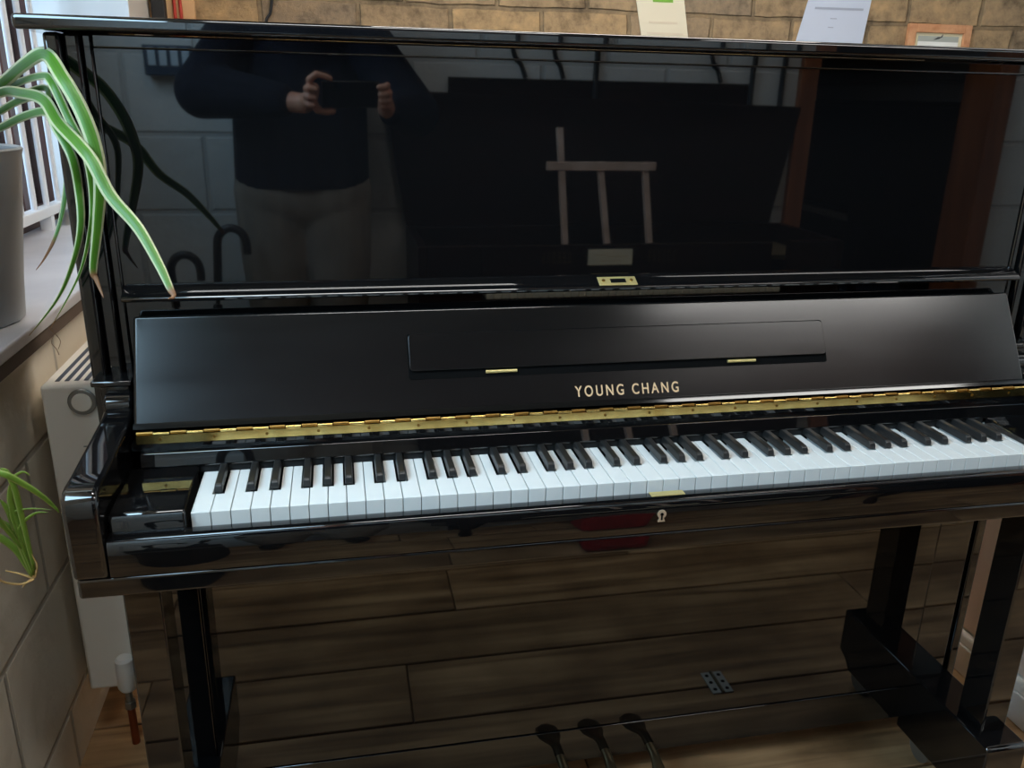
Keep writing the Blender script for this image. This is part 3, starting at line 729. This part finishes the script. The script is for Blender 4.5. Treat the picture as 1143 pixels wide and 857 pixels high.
for a in ((fx0, fx0 + .03, fz0, fz1), (fx1 - .03, fx1, fz0, fz1), (fx0 + .03, fx1 - .03, fz1 - .03, fz1), (fx0 + .03, fx1 - .03, fz0, fz0 + .03)):
    obj('frame_rail', bx(a[0], a[1], y1, YB - .002, a[2], a[3]), FRAMEWOOD, pf, smooth=False, bevel=.003)
obj('mount', bx(fx0 + .03, fx1 - .03, YB - .012, YB - .003, fz0 + .03, fz1 - .03), MOUNT, pf, smooth=False)
pp = obj('print', bx(fx0 + .045, fx1 - .045, YB - .0135, YB - .0125, fz0 + .04, fz1 - .04), PRINT, pf, smooth=False)
bm = BM(); prism(bm, [(2.345, 1.452), (2.36, 1.462), (2.372, 1.463), (2.38, 1.472), (2.378, 1.462), (2.366, 1.456)], 'y', YB - .0148, YB - .0136); obj('dark_sketch_mark', bm, INK_GREY if False else mat('dark_print_ink', rgb(70, 72, 70), .8), pp, smooth=False)
obj('pale_foreground', bx(fx0 + .045, fx1 - .045, YB - .0146, YB - .0136, fz0 + .04, 1.446), mat('print_snow', rgb(236, 234, 226), .7), pp, smooth=False)
bm = BM(); tube(bm, [(.06, YB - .006, 2.3), (.05, YB - .006, 1.8), (.024, YB - .006, 1.494), (.001, YB - .006, 1.43), (-.03, YB - .006, 1.30), (-.03, YB - .006, .9)], .0045, n=8)
tag(obj('wall_cable', bm, CABLE), 'thin black cable hanging on the stone wall behind the piano', 'cable')
obj('trim_3', bx(XP - .01, -.205, YB - .016, YB, 0, ZC), TAN, kind='structure', smooth=False)
bm = BM(); box(bm, -.325, -.285, YB - .05, YB - .016, .0, ZC - .01)
tag(obj('corner_conduit', bm, CABLE, smooth=False, bevel=.004), 'square black conduit standing in the corner beside the window', 'conduit')
for i, xx in enumerate((-.262, -.245)):
    bm = BM(); cyl(bm, (xx, YB - .021, .02), (xx, YB - .021, ZC - .01), .005, n=10)
    tag(obj('red_conduit', bm, REDCABLE), 'red pipe on the corner strip, the one nearer the black conduit' if i == 0 else 'red pipe on the corner strip, the one nearer the stone', 'pipe', 'red pipes in the corner')

# ================================================================== OPPOSITE SIDE OF THE ROOM (seen in the lacquer)
S = thing('square_piano', (1.15, -1.40, 0), 'old dark rosewood square piano with its lid raised against the wall', 'piano')
x0, x1, yb, yf = .43, 1.88, -1.575, -1.13
bm = BM()
box(bm, x0, x1, yb, yb + .03, .50, .785); box(bm, x0, x0 + .03, yb + .03, yf, .50, .785); box(bm, x1 - .03, x1, yb + .03, yf, .50, .785)
box(bm, x0 + .03, x1 - .03, yb + .03, yf, .50, .54)
box(bm, x0 + .03, x0 + .20, yf - .03, yf, .54, .785); box(bm, x1 - .20, x1 - .03, yf - .03, yf, .54, .785)
obj('case', bm, ROSEWOOD, S, smooth=False, bevel=.003)
obj('soundboard', bx(x0 + .03, x1 - .03, yb + .03, -1.265, .70, .715), add_noise(mat('old_spruce', rgb(96, 82, 56), .7), rgb(104, 90, 62), rgb(80, 66, 44), (3, 40, 40)), S, smooth=False)
nb = obj('nameboard', bx(x0 + .20, x1 - .20, -1.262, -1.247, .56, .762), ROSEWOOD, S, smooth=False, bevel=.002)
pb = lab(obj('name_plate', bx(1.01, 1.165, -1.247, -1.243, .695, .748), IVORY, nb, smooth=False, bevel=.001), 'cream maker\'s plate')
for (a, b, z) in ((1.03, 1.07, .728), (1.075, 1.15, .722), (1.05, 1.13, .708)): obj('faint_ink_line', bx(a, b, -1.2434, -1.2426, z, z + .0022), INK_BROWN, nb, smooth=False)
for sx in (-1, 1):
    bm = BM()
    for i in range(6):
        for j in range(3):
            cx_ = 1.0875 + sx * (.14 + i * .018); cz_ = .707 + j * .015
            cyl(bm, (cx_, -1.247, cz_), (cx_, -1.2455, cz_), .0055, n=10)
    obj('fretwork', bm, add_noise(mat('gilt_fret', rgb(96, 78, 44), .5, .5), rgb(104, 86, 50), rgb(70, 54, 30), (30, 30, 30)), nb, smooth=False)
bm = BM()
for i in range(40): box(bm, x0 + .215 + i * .0254, x0 + .2385 + i * .0254, -1.243, -1.135, .615, .632)
kb = obj('keyboard', bm, IVORY, S, smooth=False, bevel=.0008, seg=1)
bm = BM()
for i in range(1, 40):
    if (i % 7) in (1, 2, 4, 5, 6): box(bm, x0 + .2085 + i * .0254, x0 + .2185 + i * .0254, -1.243, -1.185, .632, .642)
obj('sharps', bm, BLACKKEY, kb, smooth=False)
obj('key_shelf', bx(x0 + .20, x1 - .20, -1.245, yf, .54, .613), ROSEWOOD, S, smooth=False)
bm = BM()   # raised lid, narrower at the foot
lo = [(x0, .787), (x1 - .06, .787), (1.905, 1.212), (x0 - .07, 1.24)]
vs0 = [bm.verts.new((x, -1.575 - .014 * (i > 1), z)) for i, (x, z) in enumerate(lo)]; vs1 = [bm.verts.new((x, -1.553 - .014 * (i > 1), z)) for i, (x, z) in enumerate(lo)]
bm.faces.new(vs0[::-1]); bm.faces.new(vs1)
for i in range(4): bm.faces.new((vs0[i], vs0[(i + 1) % 4], vs1[(i + 1) % 4], vs1[i]))
obj('lid', bm, ROSEWOOD, S, smooth=False, bevel=.003)
obj('lid_flap', bx(.585, 1.695, -1.597, -1.591, 1.10, 1.287), ROSEWOOD, S, smooth=False)
for xx in (x0 + .08, x1 - .08):
    for yy in (yb + .07, yf - .07):
        bm = BM(); lathe(bm, [(0, 0), (.018, 0), (.022, .02), (.016, .05), (.024, .09), (.03, .3), (.036, .43), (.028, .445), (.04, .46), (.04, .50), (0, .50)], xx, yy, n=24); obj('leg', bm, ROSEWOOD, S)
# little wooden music rack standing on it
ST = thing('music_rack', (1.06, -1.30, .785), 'little pale wooden rack of sticks standing on the old piano', 'rack')
def stick(p, q, w): 
    bm = BM(); p, q = Vector(p), Vector(q); cyl(bm, p, q, w, w, n=4); return bm
obj('upright', stick((.93, -1.2545, .766), (.905, -1.285, 1.135), .0135), PALEWOOD, ST, smooth=False)
obj('upright', stick((1.075, -1.2545, .766), (1.045, -1.285, 1.03), .0135), PALEWOOD, ST, smooth=False)
obj('upright', stick((1.225, -1.2545, .766), (1.20, -1.285, 1.03), .0135), PALEWOOD, ST, smooth=False)
obj('crossbar', bx(.862, 1.235, -1.276, -1.262, 1.003, 1.03), PALEWOOD, ST, smooth=False, bevel=.002)

# umbrellas in a stand
US = thing('umbrella_stand', (-.25, -1.20, 0), 'round dark umbrella stand against the white block wall', 'umbrella stand')
bm = BM(); lathe(bm, [(0, 0), (.11, 0), (.115, .01), (.115, .44), (.119, .45), (.115, .46), (.108, .45), (.106, .02), (0, .02)], -.25, -1.20, n=36); obj('can', bm, mat('dark_tin', rgb(40, 38, 36), .5, .4), US)
bm = BM(); lathe(bm, [(.1152, .30), (.119, .305), (.119, .325), (.1152, .33)], -.25, -1.20, n=36); obj('band', bm, STEEL, US)
for (xa, ya, xt, yt, zt, sgn, lb) in ((-.22, -1.19, -.165, -1.20, .788, 1, 'taller black umbrella with hooked handle in the stand'), (-.275, -1.22, -.305, -1.20, .71, 1, 'shorter black umbrella with hooked handle in the stand')):
    u = thing('umbrella', (xa, ya, .022), lb, 'umbrella')
    pa, pb_ = Vector((xa, ya, .024)), Vector((xt, yt, zt)); d = (pb_ - pa)
    bm = BM(); tube(bm, [pa, pa + d * .06, pa + d * .2, pa + d * .55, pa + d * .80, pa + d * .86], .006, n=12, k=3); 
    obj('shaft', bm, CABLE, u)
    bm = BM()
    for (t0, t1, r0, r1) in ((.08, .3, .009, .024), (.3, .6, .024, .028), (.6, .76, .028, .013)): cyl(bm, pa + d * t0, pa + d * t1, r0, r1, n=12)
    obj('folded_cover', bm, UMBR, u)
    bm = BM(); c = pb_; rad = .042
    pts = [pa + d * .84, pa + d * .92, c] + [c + Vector((sgn * rad * (1 - math.cos(a)), 0, rad * math.sin(a) * 1.15 + .0)) for a in [math.radians(q) for q in (30, 60, 90, 120, 150, 180)]] + [c + Vector((sgn * 2 * rad, 0, -.03))]
    tube(bm, pts, .0125, n=14, k=4); obj('handle', bm, mat('black_handle', (.010, .009, .009, 1), .4), u)
# small wall box
WB = thing('wall_box', (-.31, YF, 1.268), 'small navy wall box with four pale upright strips', 'box')
obj('housing', bx(-.382, -.235, YF + .002, YF + .055, 1.268, 1.358), NAVY, WB, smooth=False, bevel=.003)
for i in range(4): obj('strip', bx(-.368 + i * .034, -.346 + i * .034, YF + .055, YF + .058, 1.298, 1.350), PALEBLUE, WB, smooth=False)
# cables on the block wall over the old piano
cabs = [(.806, .05), (.952, .04), (1.11, 0), (1.536, .05), (1.707, 0), (1.827, 0)]
cl = ['curving at the foot, leftmost of the row', 'second of the row, slightly curved', 'third of the row, straight', 'fourth of the row, curved', 'straight, next to last before the door frame', 'straight, nearest the wooden door frame']
for (xx, cv), l in zip(cabs, cl):
    bm = BM(); tube(bm, [(xx + cv * .2, YF + .008, ZC - .01), (xx + cv * .2, YF + .008, 1.7), (xx, YF + .008, 1.40), (xx + cv * .7, YF + .006, 1.33), (xx + cv, YF + .006, 1.29)] if cv else [(xx, YF + .01, ZC - .01), (xx, YF + .01, 2), (xx, YF + .01, .82)], .010 if not cv else .008, n=10)
    tag(obj('wall_cable', bm, CABLE), 'black cable on the white block wall, ' + l, 'cable', 'black cables over the old piano')
# red bag on the floor under the old piano
RB = thing('red_bag', (.93, -1.17, 0), 'red canvas bag on the floor under the old piano', 'bag')
bm = BM(); prism(bm, [(.83, .002), (1.03, .002), (1.04, .12), (1.02, .25), (.85, .255), (.825, .12)], 'y', -1.26, -1.10); obj('body', bm, RED, RB, bevel=.02, seg=4)
for yy in (-1.245, -1.115):
    bm = BM(); tube(bm, [(.88, yy, .245), (.885, yy, .30), (.93, yy, .33), (.975, yy, .30), (.98, yy, .245)], .007, n=10); obj('handle', bm, RED, RB)
# another upright beyond the doorway
D = thing('upright_piano', (2.86, -2.75, 0), 'dark upright piano in the dim room beyond the doorway', 'piano')
DW = mat('dark_piano_wood', rgb(26, 18, 15), .16)
obj('case', bx(2.84, 3.18, -3.45, -2.10, .0, 1.22), DW, D, smooth=False, bevel=.006)
obj('lid', bx(2.82, 3.19, -3.47, -2.08, 1.221, 1.245), DW, D, smooth=False, bevel=.005)
obj('keybed', bx(2.54, 2.84, -3.45, -2.10, .62, .70), DW, D, smooth=False, bevel=.005)
for yy in (-3.45, -2.17): obj('arm', bx(2.54, 2.84, yy, yy + .07, .70, .80), DW, D, bevel=.02, seg=3)
for yy in (-3.44, -2.16): obj('leg', bx(2.56, 2.61, yy, yy + .05, 0, .62), DW, D, smooth=False, bevel=.004)
bm = BM()
for i in range(49): box(bm, 2.57, 2.72, -3.365 + i * .024, -3.3425 + i * .024, .70, .722)
obj('keyboard', bm, WHITEKEY, D, smooth=False)
bm = BM()
for i in range(1, 49):
    if (i % 7) in (1, 2, 4, 5, 6): box(bm, 2.62, 2.72, -3.371 + i * .024, -3.360 + i * .024, .722, .733)
obj('sharps', bm, BLACKKEY, D, smooth=False)
obj('fallboard', bx(2.73, 2.835, -3.37, -2.18, .724, .90), DW, D, smooth=False, bevel=.004)
# metal hinge let into the floor
FH = thing('floor_hinge', (.972, -.045, .001), 'steel butt hinge screwed flat on the floorboards', 'hinge')
for a, b in ((.948, .968), (.976, .996)):
    lf = obj('hinge_leaf', bx(a, b, -.080, -.010, .001, .0035), mat('zinc_hinge', rgb(176, 180, 176), .5, .3), FH, smooth=False, bevel=.0006)
    bm = BM()
    for q in (-.068, -.045, -.022): cyl(bm, ((a + b) / 2, q, .0034), ((a + b) / 2, q, .0042), .0042, n=12)
    obj('screw_head', bm, DARK, lf)
bm = BM(); cyl(bm, (.972, -.080, .004), (.972, -.010, .004), .0035, n=12); obj('hinge_pin', bm, SCREW, FH)

# ================================================================== CAMERA (the phone held by the person)
CAMP = Vector((.19294, -.98457, 1.22297))
RM = Matrix(((0.9800696768601378, 0.04522722407668323, -0.1934371388890328), (-0.19768350915425098, 0.31817595000816395, -0.9271921564836687), (0.01961271800946144, 0.9469522496085532, 0.3207752768739535)))
cd = bpy.data.cameras.new('camera'); cam = bpy.data.objects.new('camera', cd); C.objects.link(cam)
cam.matrix_world = Matrix.Translation(CAMP) @ RM.to_4x4()
cd.sensor_fit = 'HORIZONTAL'; cd.sensor_width = 36; cd.lens = 36 * 942.9 / 1143; cd.clip_start = .004; cd.clip_end = 100
SC.camera = cam
def cw(x, y, z): return CAMP + RM @ Vector((x, y, z))     # a point given beside the lens: right, up, back

# phone
PHc = (.052, -.004, .0085)
PHN = thing('phone', cw(*PHc), 'black phone held sideways in both hands by the person', 'phone')
def pbox(x0, x1, y0, y1, z0, z1):
    bm = BM(); vs = box(bm, x0, x1, y0, y1, z0, z1)
    for v in vs: v.co = cw(PHc[0] + v.co.x, PHc[1] + v.co.y, PHc[2] + v.co.z)
    return bm
obj('phone_body', pbox(-.078, .078, -.037, .037, -.0042, .0042), PHONEBODY, PHN, bevel=.0035, seg=3)
obj('screen', pbox(-.074, .074, -.034, .034, .0042, .0046), PHONEGLASS, PHN, smooth=False)
for (lx, ly) in ((-.052, .004 + .022), (-.052, .004 - .022), (-.03, .004 + .022)):
    bm = BM(); cyl(bm, cw(PHc[0] + lx, PHc[1] + ly, PHc[2] - .0042), cw(PHc[0] + lx, PHc[1] + ly, PHc[2] - .0062), .008, n=20); obj('camera_lens', bm, PHONEGLASS, PHN)

# ================================================================== PERSON holding the phone
PE = thing('person', (.09, -1.385, 0), 'person in dark jumper and grey trousers standing and holding up a phone', 'person')
def V(*a): return Vector(a)
body = BM()
neck, head = V(.115, -1.375, 1.50), V(.135, -1.335, 1.655)
# torso, neck, head
limb(body, [(V(.09, -1.385, .95), .13), (V(.09, -1.39, 1.12), .125), (V(.10, -1.40, 1.30), .135), (V(.105, -1.395, 1.40), .10), (neck, .056), (V(.125, -1.355, 1.58), .054)])
ell(body, V(.135, -1.335, 1.665), (.074, .094, .102), Euler((math.radians(-14), 0, 0)))
ell(body, V(.139, -1.292, 1.610), (.050, .050, .050)); ell(body, V(.141, -1.262, 1.582), (.024, .022, .018))      # jaw, chin
ell(body, V(.142, -1.240, 1.638), (.0115, .020, .012)); limb(body, [(V(.141, -1.252, 1.672), .008), (V(.142, -1.238, 1.642), .0115)])   # nose
for s in (-1, 1):
    ell(body, V(.136 + s * .076, -1.345, 1.645), (.010, .020, .031), Euler((math.radians(-10), 0, 0)))            # ears
    ell(body, V(.140 + s * .033, -1.258, 1.685), (.020, .010, .007))                                              # brow
    ell(body, V(.139 + s * .042, -1.272, 1.63), (.022, .022, .02))                                                # cheek
# legs and feet
for s in (-1, 1):
    limb(body, [(V(.09 + s * .085, -1.385, .92), .085), (V(.09 + s * .095, -1.375, .50), .055), (V(.09 + s * .095, -1.38, .36), .052), (V(.09 + s * .10, -1.395, .09), .036), (V(.09 + s * .105, -1.33, .045), .032), (V(.09 + s * .115, -1.24, .035), .028)])
# arms
Lw, Rw = cw(-.062, -.045, .055), cw(.168, -.062, .055)
LS, LE = V(-.07, -1.40, 1.39), V(-.165, -1.185, 1.225)
RS, RE = V(.285, -1.40, 1.39), V(.435, -1.215, 1.175)
limb(body, [(LS, .056), (LE, .042), (Lw, .026)]); limb(body, [(RS, .056), (RE, .042), (Rw, .026)])
def cwl(*pts): return [(cw(*p), r) for p, r in pts]
# left hand: palm behind the phone's end, thumb under, forefinger arched over the top corner, the rest curled on the end
limb(body, [(Lw, .025), (cw(-.052, -.018, .030), .021), (cw(-.046, .006, .022), .018)], 12)
limb(body, [(cw(-.056, -.030, .038), .022), (cw(-.050, -.012, .026), .020)], 12)
for pts in (
    [((-.050, .008, .020), .0105), ((-.058, .034, .012), .0095), ((-.040, .052, .004), .0088), ((-.014, .046, -.001), .008), ((-.004, .041, -.0005), .0074)],     # forefinger
    [((-.054, .000, .022), .0105), ((-.067, .014, .004), .0095), ((-.062, .020, -.010), .0088), ((-.046, .018, -.0155), .0078)],
    [((-.055, -.012, .024), .0105), ((-.069, -.006, .004), .0095), ((-.063, -.004, -.010), .0086), ((-.049, -.005, -.0155), .0076)],
    [((-.056, -.024, .028), .0098), ((-.068, -.026, .006), .0086), ((-.062, -.026, -.008), .0078), ((-.051, -.025, -.014), .007)],
    [((-.050, -.024, .026), .0125), ((-.034, -.050, .018), .0108), ((-.012, -.053, .012), .0098), ((.006, -.050, .011), .0085)]):                              # thumb
    limb(body, cwl(*pts), 10)
# right hand
limb(body, [(Rw, .025), (cw(.157, -.030, .032), .021), (cw(.150, -.010, .024), .018)], 12)
for pts in (
    [((.152, .006, .020), .0105), ((.153, .022, .004), .0095), ((.144, .024, -.010), .0088), ((.126, .022, -.0105), .008)],
    [((.155, -.008, .022), .0105), ((.160, .002, .002), .0095), ((.150, .004, -.012), .0088), ((.130, .002, -.0105), .008)],
    [((.157, -.020, .024), .0105), ((.162, -.016, .002), .0093), ((.152, -.015, -.012), .0086), ((.132, -.016, -.0105), .0078)],
    [((.158, -.032, .028), .0098), ((.160, -.034, .006), .0086), ((.152, -.034, -.008), .0078), ((.136, -.033, -.0100), .007)],
    [((.150, -.020, .026), .0125), ((.136, -.004, .024), .0108), ((.120, .008, .021), .0098), ((.110, .012, .019), .0085)]):
    limb(body, cwl(*pts), 10)
bd_ = remesh(body, .0036, 3, .45)
obj('body', bd_, SKIN, PE)
for s in (-1, 1):
    c = V(.140 + s * .031, -1.2545, 1.665)
    bm = BM(); ell(bm, c, (.0125, .008, .0085)); e = obj('eye', bm, EYE, PE)
    bm = BM(); ell(bm, c + V(0, .0062, -.001), (.0055, .0028, .0058)); obj('iris', bm, IRIS, e)
bm = BM(); ell(bm, V(.142, -1.2455, 1.606), (.022, .006, .0042)); ell(bm, V(.142, -1.2450, 1.599), (.019, .006, .0045)); obj('lips', bm, LIP, PE)
bm = BM(); ell(bm, V(.134, -1.348, 1.685), (.081, .098, .095), Euler((math.radians(-14), 0, 0)), n=28)
hb = remesh(bm, .006, 2); cut(hb, V(.135, -1.268, 1.70), Vector((0, .80, -.60)).normalized()); cut(hb, V(.135, -1.30, 1.615), Vector((0, .5, -.86)).normalized()); obj('hair', hb, HAIR, PE)
# jumper
j = BM()
limb(j, [(V(.09, -1.385, .96), .165), (V(.09, -1.39, 1.12), .160), (V(.10, -1.40, 1.28), .160), (V(.105, -1.398, 1.38), .115)], 24)
for s in (-1, 1): limb(j, [(V(.09 + s * .06, -1.385, .96), .150), (V(.095 + s * .06, -1.395, 1.25), .145)], 24)
limb(j, [(V(.105, -1.395, 1.40), .10), (V(-.055, -1.40, 1.385), .085)], 20); limb(j, [(V(.105, -1.395, 1.40), .10), (V(.275, -1.40, 1.385), .085)], 20)
limb(j, [(LS, .080), (LE, .078), (Lw + (LE - Lw) * .25, .050)], 20); limb(j, [(RS, .080), (RE, .074), (Rw + (RE - Rw) * .25, .048)], 20)
limb(j, [(V(.11, -1.385, 1.44), .075), (V(.113, -1.378, 1.475), .066)], 20)
j = remesh(j, .009, 5)
cut(j, V(0, 0, .945), Vector((0, 0, -1)))
lab(obj('jumper', j, KNIT, PE), 'dark navy jumper')
t = BM()
limb(t, [(V(.02, -1.385, .93), .145), (V(.16, -1.385, .93), .145)], 24)
for s in (-1, 1):
    limb(t, [(V(.09 + s * .082, -1.385, .93), .135), (V(.09 + s * .095, -1.375, .70), .112), (V(.09 + s * .10, -1.372, .50), .088), (V(.09 + s * .10, -1.392, .085), .064)], 20)
t = remesh(t, .009, 5); cut(t, V(0, 0, .075), Vector((0, 0, -1))); cut(t, V(0, 0, .975), Vector((0, 0, 1)))
lab(obj('trousers', t, TROUSER, PE), 'grey-brown trousers')
for s in (-1, 1):
    b_ = BM(); limb(b_, [(V(.09 + s * .10, -1.415, .05), .042), (V(.09 + s * .105, -1.34, .05), .044), (V(.09 + s * .118, -1.235, .038), .038)], 16)
    limb(b_, [(V(.09 + s * .10, -1.40, .05), .044), (V(.09 + s * .10, -1.395, .105), .046)], 16)
    b_ = remesh(b_, .006, 3); cut(b_, V(0, 0, .002), Vector((0, 0, -1))); obj('shoe', b_, SHOE, PE)

# ================================================================== LIGHT
def ceiling_lamp(x0, x1, y0, y1, label, m=None):
    L_ = thing('ceiling_light', ((x0 + x1) / 2, (y0 + y1) / 2, ZC - .05), label, 'light')
    bm = BM(); box(bm, x0 - .02, x1 + .02, y0 - .02, y0, ZC - .055, ZC - .001); box(bm, x0 - .02, x1 + .02, y1, y1 + .02, ZC - .055, ZC - .001); box(bm, x0 - .02, x0, y0, y1, ZC - .055, ZC - .001); box(bm, x1, x1 + .02, y0, y1, ZC - .055, ZC - .001)
    obj('lamp_frame', bm, LAMPBODY, L_, smooth=False)
    obj('diffuser', bx(x0, x1, y0, y1, ZC - .045, ZC - .035), m or LAMP, L_, smooth=False)
ceiling_lamp(1.55, 3.0, -1.46, -1.18, 'long lit ceiling light beyond the piano, towards the doorway')
ceiling_lamp(.25, 1.75, .72, .94, 'unseen added fill panel above the back edge of the black piano', FILLB)  # unseen panel added to brighten the stone wall and right-hand gap
ceiling_lamp(-.30, .80, -.50, -.26, 'unseen added fill panel above the keyboard, nearest the added high window', FILLC)  # unseen panel added to brighten left wall, keys and opposite side
W = bpy.data.worlds.new('World'); SC.world = W; W.use_nodes = True
bg = W.node_tree.nodes['Background']; bg.inputs[0].default_value = (.46, .66, 1.0, 1); bg.inputs[1].default_value = 1.1
def daylight(name, loc, rot, sx, sy, e, col):
    l = bpy.data.lights.new(name, 'AREA'); l.shape = 'RECTANGLE'; l.size = sx; l.size_y = sy; l.energy = e; l.color = col
    o = bpy.data.objects.new(name, l); C.objects.link(o); o.location = loc; o.rotation_euler = rot; return o
daylight('window_daylight', (-.80, 1.1, 1.55), (0, math.radians(-90), 0), 1.3, 1.5, 14, (.55, .78, 1))
daylight('added_high_window_fill', (-.632, -.675, 1.92), (0, math.radians(-90), 0), .88, 1.2, 50, (.50, .78, 1))  # fill light set in the added high window

# ================================================================== OUTPUT LOOK
SC.view_settings.view_transform = 'Standard'; SC.view_settings.look = 'None'
SC.view_settings.gamma = 1; SC.view_settings.use_curve_mapping = False; SC.view_settings.exposure = 0.25
SC.render.engine = 'CYCLES'
try:
    SC.cycles.use_denoising = True; SC.cycles.denoiser = 'OPENIMAGEDENOISE'
    SC.cycles.max_bounces = 10; SC.cycles.glossy_bounces = 6; SC.cycles.diffuse_bounces = 5; SC.cycles.caustics_reflective = False; SC.cycles.caustics_refractive = False
    SC.cycles.sample_clamp_indirect = 6
except Exception: pass
